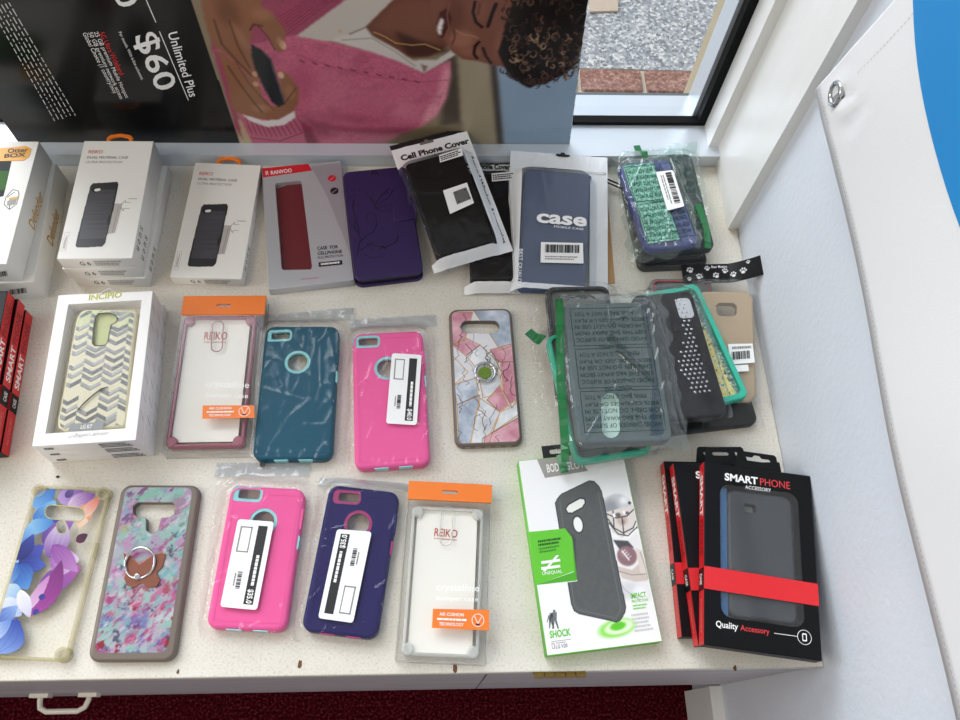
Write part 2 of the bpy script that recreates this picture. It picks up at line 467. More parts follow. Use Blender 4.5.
def _gravel(n, b, t):
    vo = n.nodes.new('ShaderNodeTexVoronoi'); vo.inputs['Scale'].default_value = 130
    n.links.new(t.outputs['Object'], vo.inputs['Vector'])
    sx = n.nodes.new('ShaderNodeSeparateColor'); n.links.new(vo.outputs['Color'], sx.inputs[0])
    r = _ramp(n, sx.outputs[0], [(0.0, '#6f7278'), (0.35, '#8f9297'), (0.7, '#a9acae'), (1.0, '#d6d6d2')])
    n.links.new(r.outputs[0], b.inputs['Base Color']); b.inputs['Roughness'].default_value = 0.8
    _bump(n, b, vo.outputs['Distance'], -0.6, 0.006)
def _brick(n, b, t):
    a = _noise(n, t, 90, 5, 0.7); r = _ramp(n, a.outputs['Fac'], [(0.3, '#5e3f37'), (0.5, '#8f675a'), (0.72, '#c9a79a')])
    n.links.new(r.outputs[0], b.inputs['Base Color']); b.inputs['Roughness'].default_value = 0.9; _bump(n, b, a.outputs['Fac'], 0.5)
def _woodpaint(n, b, t):
    a = _noise(n, t, 40, 4, 0.6, (1, 0.15, 1)); c = _noise(n, t, 9, 6, 0.75, (1, 1, 0.4))
    r = _ramp(n, c.outputs['Fac'], [(0.28, '#b9b4aa'), (0.36, '#e4e4e0'), (0.7, '#eceded')])
    n.links.new(r.outputs[0], b.inputs['Base Color']); b.inputs['Roughness'].default_value = 0.35; _bump(n, b, a.outputs['Fac'], 0.18, 0.001)
def _facepaint(n, b, t):
    a = _noise(n, t, 24, 5, 0.7, (0.15, 1, 3)); r = _ramp(n, a.outputs['Fac'], [(0.3, '#aba6ad'), (0.7, '#c9c6cb')])
    n.links.new(r.outputs[0], b.inputs['Base Color']); b.inputs['Roughness'].default_value = 0.5
CARPET = textured('dark_red_carpet', _carpet); WALLM = textured('rough_white_wall_paint', _wall)
SHELFM = textured('worn_cream_shelf_paint', _shelfpaint); GRAVEL = textured('exposed_pebble_paving', _gravel)
BRICK = textured('brick', _brick); TRIMM = textured('old_white_gloss_paint', _woodpaint); FACEM = textured('grey_white_paint', _facepaint)
ALU = mat('#d3dbe3', rough=0.32, metal=0.3); RUBBER = mat('#08090a', rough=0.6, spec=0.15)

b = MB(); b.add([(-1.4, -1.1, FLOOR_Z), (WALL_X + .02, -1.1, FLOOR_Z), (WALL_X + .02, 0.7, FLOOR_Z), (-1.4, 0.7, FLOOR_Z)], [(0, 1, 2, 3)], CARPET)
struct(b.build('floor'))
b = MB(); b.box((WALL_X, -1.1, FLOOR_Z - .02), (WALL_X + .1, 0.72, 1.15), WALLM); struct(b.build('wall_right'))
b = MB(); b.box((-1.4, SHELF_Y1, FLOOR_Z - .3), (WALL_X + .1, 0.80, 0.0), TRIMM); struct(skew(b).build('wall_window'))
b = MB(); b.box((0.360, 0.709, 0.0), (WALL_X + .1, 0.80, 1.15), TRIMM); struct(b.build('trim_1'))
b = MB(); b.box((0.3735, 0.589, 0.0), (WALL_X, 0.709, 1.15), TRIMM); struct(b.build('trim_2'))
# baseboard at the foot of the right wall
b = MB(); b.box((0.374, -1.1, FLOOR_Z), (WALL_X, SHELF_Y0, FLOOR_Z + .13), TRIMM); b.box((0.371, -1.1, FLOOR_Z + .115), (0.374, SHELF_Y0, FLOOR_Z + .13), TRIMM)
struct(b.build('baseboard_right'))
# window: aluminium sill, rubber gaskets, frame bars, glass
WX0 = -1.2
w = Thing('window_1', 'x', 'x', loc=(0, 0, 0)); del w.o['label']; del w.o['category']; w.o['kind'] = 'structure'
b = MB(); b.box((WX0, 0.692, 0.0), (0.3735, 0.745, 0.020), ALU); skew(b).build('sill', w)
b = MB(); b.box((WX0, 0.745, 0.0), (0.349, 0.757, 0.026), RUBBER); b.box((0.349, 0.745, 0.0), (0.360, 0.759, 1.15), RUBBER); skew(b).build('gasket', w)
b = MB()
b.box((WX0, 0.762, -.02), (0.352, 0.777, 0.018), ALU); b.box((WX0, 0.7775, -.02), (0.352, 0.802, 0.0175), ALU)
b.box((0.345, 0.7625, 0.0), (0.358, 0.800, 1.15), ALU); skew(b).build('window_frame', w)
b = MB(); b.box((WX0, 0.802, -.03), (0.352, 0.812, 0.012), mat('#5a6066', 0.6)); b.box((0.352, 0.762, 0), (0.3545, 0.80, 1.15), RUBBER)
skew(b).build('outer_seal', w)
b = MB(); b.add([(WX0, 0.7595, 0.016), (0.356, 0.7595, 0.016), (0.356, 0.7595, 1.15), (WX0, 0.7595, 1.15)], [(0, 1, 2, 3)], film(clear=0.96, gloss=0.03, rim=0.5, rough=0.0, milk=0.0))
skew(b).build('pane', w)
# outside
b = MB(); b.box((0.366, 0.802, -0.9), (0.60, 0.87, 1.15), mat('#b5a78c', 0.85, bump=(60, 0.4))); struct(b.build('trim_3'))
GZ = -0.80
b = MB(); b.add([(-3, 1.715, GZ), (3.5, 1.715, GZ), (3.5, 6, GZ), (-3, 6, GZ)], [(0, 1, 2, 3)], GRAVEL)
b.add([(-3, 0.8, GZ - .003), (3.5, 0.8, GZ - .003), (3.5, 1.72, GZ - .003), (-3, 1.72, GZ - .003)], [(0, 1, 2, 3)], mat('#c3b9a6', 0.95, bump=(80, 0.5)))
struct(b.build('ground'))
for k in range(-8, 5):
    x0 = 0.392 + k * 0.186 + 0.004
    b = MB(); b.prism(rrect(x0, 1.628, x0 + 0.174, 1.708, 0.006, 2), GZ - .02, GZ + .006, BRICK, bev=0.003, bottom=False)
    o = b.build('paving_brick')
    single(o, 'red brown paving brick in the row outside below the window', 'brick', 'paving bricks outside')
    if k == 0: o['label'] = 'pinkish paving brick outside, nearest the poster edge'; 
    elif k == 1: o['label'] = 'browner paving brick outside, nearest the window corner'
b = MB(); q = [onz(a, c, GZ + .004) for a, c in ((590, 12), (618, 11), (618, -14), (588, -14))]
b.prism([(p[0], p[1]) for p in q], GZ - .01, GZ + .006, mat('#bfae9c', 0.8, bump=(60, .3)))
single(b.build('paving_stone'), 'small smooth beige stone set in the pebble paving outside', 'stone')

# ------------------------------------------------------------------ display cabinet
cab = Thing('display_cabinet', 'long low cabinet with worn cream painted top under the window', 'cabinet', loc=(-0.3, 0.37, FLOOR_Z))
ox, oy, oz = cab.c
def L(x, y, z): return (x - ox, y - oy, z - oz)
b = MB()
b.prism([L(x, y, 0)[:2] for x, y in ((-1.2, SHELF_Y0 - .001), (0.3865, SHELF_Y0 - .001), (0.3865, wy(.3865, SHELF_Y1) - .0005), (-1.2, wy(-1.2, SHELF_Y1) - .0005))], -0.016 - oz, -oz, SHELFM, bev=0.0015)
b.build('top', cab)
b = MB(); b.box(L(-1.2, 0.085, FLOOR_Z), L(0.3865, SHELF_Y1 - .032, -0.0165), mat('#8d868c', 0.6)); b.build('carcass', cab)
DZ0 = -0.30
for x0, x1 in ((-1.2, 0.0495), (0.0515, 0.3862)):
    b = MB(); b.box(L(x0, SHELF_Y0 + .001, DZ0), L(x1, 0.0848, -0.0168), FACEM); d = b.build('door', cab)
    if x0 < 0:
        h = MB(); hm = mat('#e2ddd2', 0.3, coat=0.3); zz = -0.245
        P = [(-0.513, 0.062, zz), (-0.513, 0.056, zz), (-0.511, 0.048, zz), (-0.503, 0.044, zz), (-0.466, 0.044, zz), (-0.458, 0.048, zz), (-0.455, 0.056, zz), (-0.455, 0.062, zz)]
        P = [(-0.486 + (p[0] + 0.513) * 1.0, p[1] - .004, p[2]) for p in P]
        h.tube([L(*p) for p in P], 0.0033, hm, 10)
        for sx in (-0.486, -0.428): h.box(L(sx - .011, 0.0555, zz - .007), L(sx + .011, 0.0600, zz + .007), hm)
        h.build('handle', d)
    else:
        h = MB(); br = mat('#a58544', 0.35, metal=0.5); hx0, hx1 = 0.094, 0.146
        for k in range(5):
            a = hx0 + k * (hx1 - hx0) / 5
            h.tube([L(a + .0004, 0.0555, -.003), L(a + (hx1 - hx0) / 5 - .0006, 0.0555, -.003)], 0.0032, br, 10)
        h.box(L(hx0, 0.0575, -0.014), L(hx1, 0.0599, -.002), br)
        h.build('hinge', d)
# chips and marks in the paint of the top edge
b = MB(); r = random.Random(3); dk = mat('#6d4a2c', 0.9)
for u, v, s in ((300, 664, 1.6), (455, 668, 1.5), (735, 668, 1.2), (178, 672, .8)):
    p = onz(u, v, 0); b = MB(); b.add([L(p[0] + math.cos(a) * .0016 * s * r.uniform(.6, 1.2), p[1] + math.sin(a) * .003 * s * r.uniform(.6, 1.2), 0.0002) for a in (k * .785 for k in range(8))], [tuple(range(8))], dk); b.build('paint_chip', cab)
b = MB(); p = onz(58, 477, 0); b.add([(p[0] + math.cos(a) * .0018, p[1] + math.sin(a) * .0014, .0006 + .0006 * (k % 2)) for k, a in enumerate(k * .6283 for k in range(10))], [tuple(range(10))], mat('#15120f', .8))
single(b.build('crumb'), 'tiny black crumb lying on the shelf above the floral case', 'crumb')

# ------------------------------------------------------------------ banner on the right wall
ban = Thing('vinyl_banner', 'white vinyl banner with blue disc hanging on the right wall', 'banner', loc=(0.372, 0.3, 0.3))
def bx(y, z):
    wv = 0.0016 * math.sin(y * 17 + z * 6) + 0.0012 * noise.noise(Vector((y * 9, z * 9, 1.7)))
    d = math.hypot(y - 0.515, z - 0.30); wv += 0.003 * math.exp(-(d / .03) ** 2) * math.sin(d * 190 + 1.1 * math.atan2(z - .3, y - .515) * 3)
    return 0.3715 + wv
def edge_lo(y):                       # lower hem
    return np.interp(y, [-1.0, 0.006, 0.165, 0.378, 0.569], [0.20, 0.219, 0.228, 0.247, 0.262])
def edge_y(z):                        # hem by the window
    return np.interp(z, [0.262, 0.392, 1.1], [0.569, 0.537, 0.42])
ny_, nz_ = 150, 60; vs = []
for i in range(ny_ + 1):
    for j in range(nz_ + 1):
        t = j / nz_; s_ = (i / ny_) ** 1.3
        z = 0.262 + t * 0.8; y = edge_y(z) * (1 - s_) + (-1.0) * s_; z2 = edge_lo(y) + t * 0.8
        vs.append((bx(y, z2) - 0.372, y - 0.3, z2 - 0.3))
fs = [(i * (nz_ + 1) + j, i * (nz_ + 1) + j + 1, (i + 1) * (nz_ + 1) + j + 1, (i + 1) * (nz_ + 1) + j) for i in range(ny_) for j in range(nz_)]
b = MB(); b.add(vs, fs, mat('#e4e5e6', 0.55, bump=(700, 0.12)), smooth=True); ob = b.build('banner_sheet', ban)
md = ob.modifiers.new('thick', 'SOLIDIFY'); md.thickness = 0.0008; md.offset = 0
# blue disc
cy_, cz_, R_ = 0.34, 0.8265, 0.45; vs = [(bx(cy_, cz_) - .0012 - .372, cy_ - .3, cz_ - .3)]; fs = []; RN, AN = 24, 160
for i in range(1, RN + 1):
    for k in range(AN):
        a = 2 * math.pi * k / AN; y = cy_ + R_ * i / RN * math.cos(a); z = cz_ + R_ * i / RN * math.sin(a)
        y = min(y, edge_y(z) - .001)
        vs.append((bx(y, z) - .0012 - .372, y - .3, min(z, edge_lo(y) + .8) - .3))
for k in range(AN): fs.append((0, 1 + k, 1 + (k + 1) % AN))
for i in range(RN - 1):
    for k in range(AN): a = 1 + i * AN; fs.append((a + k, a + AN + k, a + AN + (k + 1) % AN, a + (k + 1) % AN))
b = MB(); b.add(vs, fs, mat('#1f86c8', 0.5), smooth=True); b.build('printed_disc', ban)
b = MB(); stm = mat('#b9b8b5', .8)
for k in range(220):
    y = 0.562 - k * 0.0048; z = edge_lo(y) + 0.0075; x = bx(y, z) - .0007 - .372
    b.add([(x, y - .3, z - .3), (x, y - .0028 - .3, z - .3), (x, y - .0028 - .3, z + .0007 - .3), (x, y - .3, z + .0007 - .3)], [(0, 1, 2, 3)], stm)
for k in range(60):
    z = 0.27 + k * .0048; y = edge_y(z) - 0.030; x = bx(y, z) - .0007 - .372
    b.add([(x, y - .3, z - .3), (x, y - .3, z + .0028 - .3), (x, y - .0007 - .3, z + .0028 - .3), (x, y - .0007 - .3, z - .3)], [(0, 1, 2, 3)], stm)
b.build('stitching', ban)
gy, gz = 0.534, 0.292; gx = bx(gy, gz) - .0022 - .372; b = MB()
b.tube([(gx, gy + 0.0098 * math.cos(a) - .3, gz + .0098 * math.sin(a) - .3) for a in (k * math.pi / 16 for k in range(32))], 0.0026, mat('#b9bcbd', .22, metal=.9), 8, closed=True)
b.add([(gx + .0012, gy + .0085 * math.cos(a) - .3, gz + .0085 * math.sin(a) - .3) for a in (k * math.pi / 12 for k in range(24))], [tuple(range(24))], mat('#8e9193', .5))
b.build('grommet', ban)

# ------------------------------------------------------------------ poster standing in the window
PY = 0.712
pos = Thing('advertising_poster', 'large glossy black and photo poster board standing sideways in the window', 'poster', loc=(-0.18, wy(-0.18, PY), 0.0201))
pos.o.rotation_euler = (0, 0, math.atan(SK_W))
def pp(u, v, e=0.0):
    d = ray(u, v); p = CC + d * ((wy(0, PY)) / (d[1] - SK_W * d[0])); return Vector((p[0] + .18, -.0003 - e, p[2] - .02))
def p2(u, v): p = pp(u, v); return (p[0], p[2])
BX0, BX1, PH = -0.537 + .18, 0.172 + .18, 0.40
SL = 0.062                                     # the board's cut edge leans a little
b = MB(); b.add([(BX0, 0, 0), (BX1, 0, 0), (BX1 - SL * PH, 0, PH), (BX0, 0, PH), (BX0, .004, 0), (BX1, .004, 0), (BX1 - SL * PH, .004, PH), (BX0, .004, PH)],
    [(0, 1, 2, 3), (7, 6, 5, 4), (0, 4, 5, 1), (1, 5, 6, 2), (2, 6, 7, 3), (3, 7, 4, 0)], mat('#cfd3d6', 0.5)); b.build('board', pos)
ink = Ink(BX0, BX1, 0.0, PH, 0.0012, '#0b0b0d'); ink.keep = ink.X < BX1 - SL * ink.Y
def pl(pts): return [p2(*p) for p in pts]
ph = ink.inside(pl([(188, -20), (190, -4), (242, 150), (620, 150), (660, -200), (150, -200)])).astype(float)
ink.put(ph, '#8d7d66')
P_ = lambda pts, c, soft=1, alpha=1.0: ink.poly(pl(pts), c, soft, alpha, clip=ph)
def L_(pts, wpx, c, soft=0.0006, alpha=1.0): ink.line(pl(pts), wpx * 0.00115, c, soft, alpha, clip=ph)
def B_(u, v, ru, rv, c, alpha=1.0, hard=1.3, ang=0): x, y = p2(u, v); ink.blob(x, y, ru * .00115, rv * .0014, c, ang, alpha, hard, clip=ph)
# blurred background
P_([(440, 40), (600, 40), (600, 150), (380, 150)], '#8a7a62', 3)
P_([(447, 55), (458, 55), (462, 125), (440, 128), (443, 90)], '#4c4238', 3)
P_([(458, 55), (492, 62), (500, 150), (463, 150)], '#a2957c', 2)
P_([(490, 60), (498, 60), (507, 150), (498, 150)], '#453f3c', 2)
P_([(496, 50), (600, 40), (600, 150), (504, 150)], '#8fa6bc', 2)
P_([(490, -20), (640, -20), (600, 70), (500, 80)], '#93a9bd', 2)
P_([(380, 150), (400, 132), (440, 126), (463, 122), (463, 150)], '#75684f', 3)
P_([(236, 118), (252, 124), (262, 150), (241, 150)], '#b8a383', 1)
# pink cardigan
PK, PKD, PKL = '#c4667f', '#8c3d55', '#dd909f'
P_([(205, -30), (440, -30), (300, 45), (262, 45), (212, 52)], '#9c4a62', 1)
P_([(300, -10), (330, -8), (290, 38), (270, 45), (262, 30)], '#a24a64', 2)
P_([(213, 50), (262, 42), (293, 35), (330, 41), (398, 58), (422, 72), (451, 60), (450, 76), (446, 98), (436, 116), (420, 127), (398, 134), (360, 142), (330, 147), (300, 150), (256, 150), (240, 118), (228, 90)], PK, 1)
P_([(213, 50), (226, 54), (238, 118), (243, 140), (236, 128)], '#a04a62', 1)
P_([(448, 62), (451, 76), (446, 98), (436, 116), (420, 127), (426, 112), (438, 92), (443, 70)], PKL, 2)
P_([(303, 116), (320, 122), (350, 128), (398, 128), (420, 126), (398, 136), (350, 140), (318, 135)], PKD, 3, .75)
P_([(300, 120), (312, 128), (322, 150), (306, 150)], '#6d2b3e', 2, .8)
P_([(330, 130), (380, 134), (402, 134), (372, 150), (326, 150)], '#c06a82', 2, .8)
n_ = ink.noise(.022, .012, 11, 0.4, 3)
ink.put(ink.inside(pl([(213, 50), (293, 37), (398, 60), (450, 70), (436, 116), (330, 147), (256, 150)])).astype(float) * (n_ > .5) * ph * np.clip((n_ - .5) * 4, 0, 1), '#9a4a63', .35)
n2 = ink.noise(.0022, .0022, 5, 0, 2)
cg = ink.blur(ink.inside(pl([(205, -30), (345, -10), (293, 35), (330, 41), (398, 58), (422, 72), (451, 60), (450, 76), (446, 98), (436, 116), (420, 127), (398, 134), (330, 147), (256, 150), (240, 118), (213, 50)])).astype(float), 1) * ph
ink.A = np.clip(ink.A * (1 + ((n2 - .5) * .16 * cg)[..., None]), 0, 1)
B_(360, 95, 60, 22, '#d0768d', .45, 1, .15); B_(300, 80, 30, 26, '#a8506a', .5, 1); B_(345, 118, 70, 10, '#a24a64', .5, 1, -.1); B_(400, 108, 30, 12, '#cf7289', .5, 1)
L_([(297, 55), (330, 66), (370, 76), (420, 82), (448, 80)], 1.2, '#9b4660', .001, .6)
for k in range(10): t = k / 9; L_([(300 + 115 * t, 60 + 21 * t), (304 + 115 * t, 62 + 20 * t)], 1.6, '#6d2a40', .0004, .8)
for k in range(7): L_([(340 - k * 4, -6), (285 - k * 3, 36 - k * 2)], .8, '#6f2b42', .0004, .5)
# sleeve cuff
P_([(243, 117), (270, 124), (295, 112), (301, 124), (309, 150), (256, 150), (248, 132)], '#b9637a', .5)
for k in range(12):
    t = k / 11; L_([(246 + 50 * t, 119 + 4 * math.sin(3.1 * t) - 4 * t), (252 + 54 * t, 134 + 4 * math.sin(3.1 * t) - 4 * t)], 1.3, '#8a3d53', .0004, .9)
L_([(252, 138), (280, 141), (304, 132)], 1.4, '#873a50', .0006)
# white shirt
P_([(296, 36), (345, 0), (372, -20), (440, -20), (395, 0), (366, 27), (350, 33), (340, 40), (325, 41)], '#c5bdb2', .5)
P_([(330, 40), (350, 33), (366, 27), (372, 36), (395, 48), (412, 60), (436, 60), (451, 50), (457, 54), (424, 73), (398, 61), (372, 52)], '#d1c8c0', .5)
L_([(395, 0), (366, 27), (350, 34)], 2, '#8f8478', .0008, .8); L_([(342, 40), (372, 38), (396, 52), (415, 66)], 1.5, '#978b80', .0008, .7)
P_([(421, 64), (424, 73), (428, 66)], '#8b6f66', .4); B_(340, 31, 3.5, 3, '#c9a98c')
# neck, face
P_([(366, 27), (398, -5), (440, -20), (470, -20), (470, 20), (448, 46), (430, 56), (412, 58), (394, 47), (374, 36)], '#6b4233', 1)
P_([(372, 27), (398, 0), (430, 0), (440, 40), (412, 42)], '#7d4e3c', 3, .8)
P_([(394, 30), (430, 44), (452, 50), (424, 57), (408, 55)], '#3f2620', 2, .8)
L_([(374, 32), (384, 36), (396, 43), (412, 45), (425, 44), (440, 50)], 1.1, '#d1a562', .0003)
FACE = [(430, -30), (530, -30), (520, 20), (505, 40), (506, 67), (492, 65), (478, 61), (462, 59), (452, 51), (444, 40), (436, 34), (430, 10)]
P_(FACE, '#7c4d3e', .6)
B_(462, 40, 20, 14, '#a06c56', .9); B_(470, 52, 16, 8, '#98644f', .8); B_(500, 45, 10, 22, '#8f5c4a', .7); B_(455, 14, 14, 22, '#5c3529', .55)
B_(478, 10, 12, 12, '#8d5b4b', .6); B_(500, 12, 12, 16, '#7a4c3f', .8)
P_([(447, 8), (452, 18), (449, 28), (443, 38), (438, 36), (436, 24), (440, 12)], '#48211f', .5)
P_([(441, 17), (444, 20), (441, 35), (438, 34), (437, 26)], '#eee7df', .3)
for k in range(4): L_([(437.5, 21 + 4 * k), (441.5, 22 + 4 * k)], .4, '#a99a90', .0002)
L_([(450, 2), (447, 14), (449, 28), (444, 38)], 1.3, '#8d5248', .0005)
L_([(475, 2), (473, 12), (476, 22), (482, 27)], 3, '#241513', .0008); L_([(480, 4), (478, 14)], 3, '#5c382e', .001, .7)
L_([(496, 4), (492, 14), (488, 26)], 3.6, '#1f1311', .0007)
L_([(479, 42), (475, 46), (474, 54), (477, 58)], 3, '#261614', .0008); L_([(483, 48), (486, 56), (491, 63)], 3, '#2a1815', .0007)
L_([(456, 30), (462, 34), (473, 36), (478, 38)], 1.6, '#b5816a', .001, .8); L_([(452, 44), (455, 38), (454, 30)], 1.4, '#4b2a22', .0008, .8)
# curly hair
P_([(514, -30), (590, -30), (590, 10), (584, 40), (577, 62), (570, 70), (562, 76), (553, 79), (546, 84), (538, 84), (530, 88), (523, 85), (517, 80), (510, 76), (505, 68), (498, 52), (502, 40), (505, 25), (512, 5)], '#1d1513', .8)
r = random.Random(21)
for k in range(430):
    u = r.uniform(500, 588); v = r.uniform(-16, 86)
    if (u - 547) ** 2 / 43 ** 2 + (v - 25) ** 2 / 62 ** 2 > 1.05: continue
    R0 = r.uniform(1.5, 4.5); a0 = r.uniform(0, 6.28); da = r.uniform(1.5, 4.5)
    pts = [(u + R0 * math.cos(a0 + da * q / 6), v + R0 * math.sin(a0 + da * q / 6)) for q in range(7)]
    low = v > 35
    c = r.choice(['#0e0a0a', '#2c1f1b', '#4a352b', '#6e5242', '#0e0a0a', '#15100f'] + (['#8c6d57', '#b08e70', '#6e5242'] if low else ['#3a2a24']))
    L_(pts, r.uniform(.7, 1.6), c, .0002, .9)
for k in range(26):
    t = k / 25; u = 503 + 75 * t; v = 70 + 16 * math.sin(3.1 * t) * (1 - .25 * t) - 12 * t * t
    L_([(u + 3 * math.cos(a), v + 3 * math.sin(a)) for a in (r.uniform(0, 2) + .5 * q for q in range(8))], 1, r.choice(['#2a1c18', '#4d372d']), .0002)
# hands and the phone they hold
SK, SKD, SKL = '#8f6249', '#5a3a2b', '#b98a6c'
P_([(196, -20), (258, -20), (262, 8), (275, 16), (286, 31), (284, 50), (279, 52), (275, 49), (269, 37), (262, 28), (253, 24), (250, 44), (254, 60), (260, 78), (252, 78), (240, 66), (226, 54), (214, 46), (207, 30)], SK, .6)
P_([(215, 48), (232, 60), (252, 78), (258, 76), (262, 96), (272, 106), (284, 104), (278, 70), (288, 74), (299, 88), (298, 104), (291, 114), (276, 120), (262, 119), (245, 116), (232, 108), (229, 88), (222, 62)], '#936449', .6)
B_(262, 14, 15, 9, '#a6785c', .7); B_(283, 45, 4, 6, '#dcb59b', .9, 2); B_(280, 42, 5, 8, SKL, .7); B_(228, 12, 16, 22, '#6f4a37', .75)
B_(240, 36, 7, 22, '#a5765a', .6, 1.3, .3); B_(290, 92, 8, 12, '#a87a5c', .7); B_(281, 75, 4, 5, '#e0bda2', .9, 2); B_(262, 108, 16, 7, '#b08061', .7)
L_([(214, 20), (222, 44), (238, 62), (252, 76)], 2, SKD, .0012, .8); L_([(229, 20), (238, 46), (250, 68)], 1.6, SKD, .001, .8)
L_([(228, 66), (240, 84), (252, 100), (262, 112)], 2, SKD, .001, .75); L_([(236, 62), (248, 82), (262, 98), (274, 110)], 1.6, '#6b4632', .001, .7)
L_([(262, 26), (254, 24), (250, 30)], 2, SKD, .0006); L_([(275, 50), (268, 37), (258, 26)], 1.4, '#54382c', .0006, .8)
L_([(284, 104), (290, 96), (296, 88)], 1.6, SKD, .001, .6); B_(255, 74, 4, 4, '#d0a284', .8, 2); B_(256, 84, 4, 4, '#cfa183', .8, 2)
P_([(251, 44), (262, 50), (270, 58), (275, 74), (285, 103), (279, 107), (272, 102), (262, 84), (256, 70), (252, 58)], '#1e2226', .5)
L_([(264, 52), (271, 60), (276, 76), (284, 101)], 1.6, '#4c5257', .0006)
P_([(242, 114), (262, 120), (278, 120), (294, 111), (296, 117), (284, 125), (268, 127), (250, 121)], '#e5e1de', .5)
ink.build('printed_front', pos, lambda X, Y: (X, np.full_like(X, -.0003), Y), printed(0.18, 0.35, 0.0))
b = MB(); WH = mat('#f2f2f0', .3); RD = mat('#d8232a', .3)
def PT(s, bl, br, tl, m=WH, bold=0.0): b.text(s, pp(*bl), pp(*br), pp(*tl), m, lift=.0004, bold=bold)
PT('Unlimited Plus', (167.5, 33), (189.5, 97), (177, 31), bold=.01)
PT('$60', (130, 38), (154, 93), (156, 29), bold=.012)
PT('$50', (92, -48), (116, 10), (118, -57), bold=.012)
def rule(a, c, wd=.8):
    p, q = pp(*a), pp(*c); d = (q - p).normalized(); nrm = Vector((-d.z, 0, d.x)) * wd * .0006; e = Vector((0, -.0004, 0))
    b.add([p - nrm + e, p + nrm + e, q + nrm + e, q - nrm + e], [(0, 1, 2, 3)], WH)
rule((159.5, 31), (188.5, 100)); rule((125, -50), (156, 22))
PT('5G Ultra Wideband', (99, 33), (120, 75), (104, 31), RD, .005)
PT('25 GB premium Mobile Hotspot', (92.5, 32), (124.5, 98), (98, 31))
PT('50 GB premium network access', (87, 32.5), (119, 99), (92.5, 31.5))
PT('Global Choice (1 country/mo)', (81, 33), (112, 93), (87, 32))
PT('Per month. With 6-line activation.', (118.5, 32), (141.5, 80), (121.5, 31))
b.build('lettering', pos); b = MB()
for k in range(6):
    o = k * 3.6
    b.words(pp(-10 + o, 8 - o * .3), pp(54 + o * 1.15, 121 - o * .3), pp(-8 + o, 7 - o * .3), mat('#c9c9c9', .4), seed=k * 7 + 1, lift=.0004, fill=.42, wl=(.012, .06))
b.build('fine_print', pos)

# ================================================================== PRODUCTS
BLK = mat('#101112', .35); WHT = mat('#efeeea', .45); GREY = mat('#6d6f72', .5); REDM = mat('#d11f26', .4)
ORG = mat('#ee7a1e', .45); GOLD = mat('#c9962e', .35); INKG = mat('#8c8a86', .5); STK = mat('#f3f3f2', .4); INK = mat('#1a1a1b', .5)
CLEAR = film(clear=.98, gloss=.03, rim=.5, rough=.05, milk=.015)
BAG = film(clear=.98, gloss=.022, rim=1.0, rough=.06, milk=.008)

def box_geo(th, m, mside=None, x0=None, x1=None, y0=None, y1=None, z0=0, z1=None, name='box', holes=(), msides=None):
    w, l = th.w / 2, th.l / 2; b = MB()
    b.prism([(-w, -l), (w, -l), (w, l), (-w, l)], z0, th.t if z1 is None else z1, m, holes=holes, bev=.0006, msides=mside or m, mhole=mside or m)
    return b

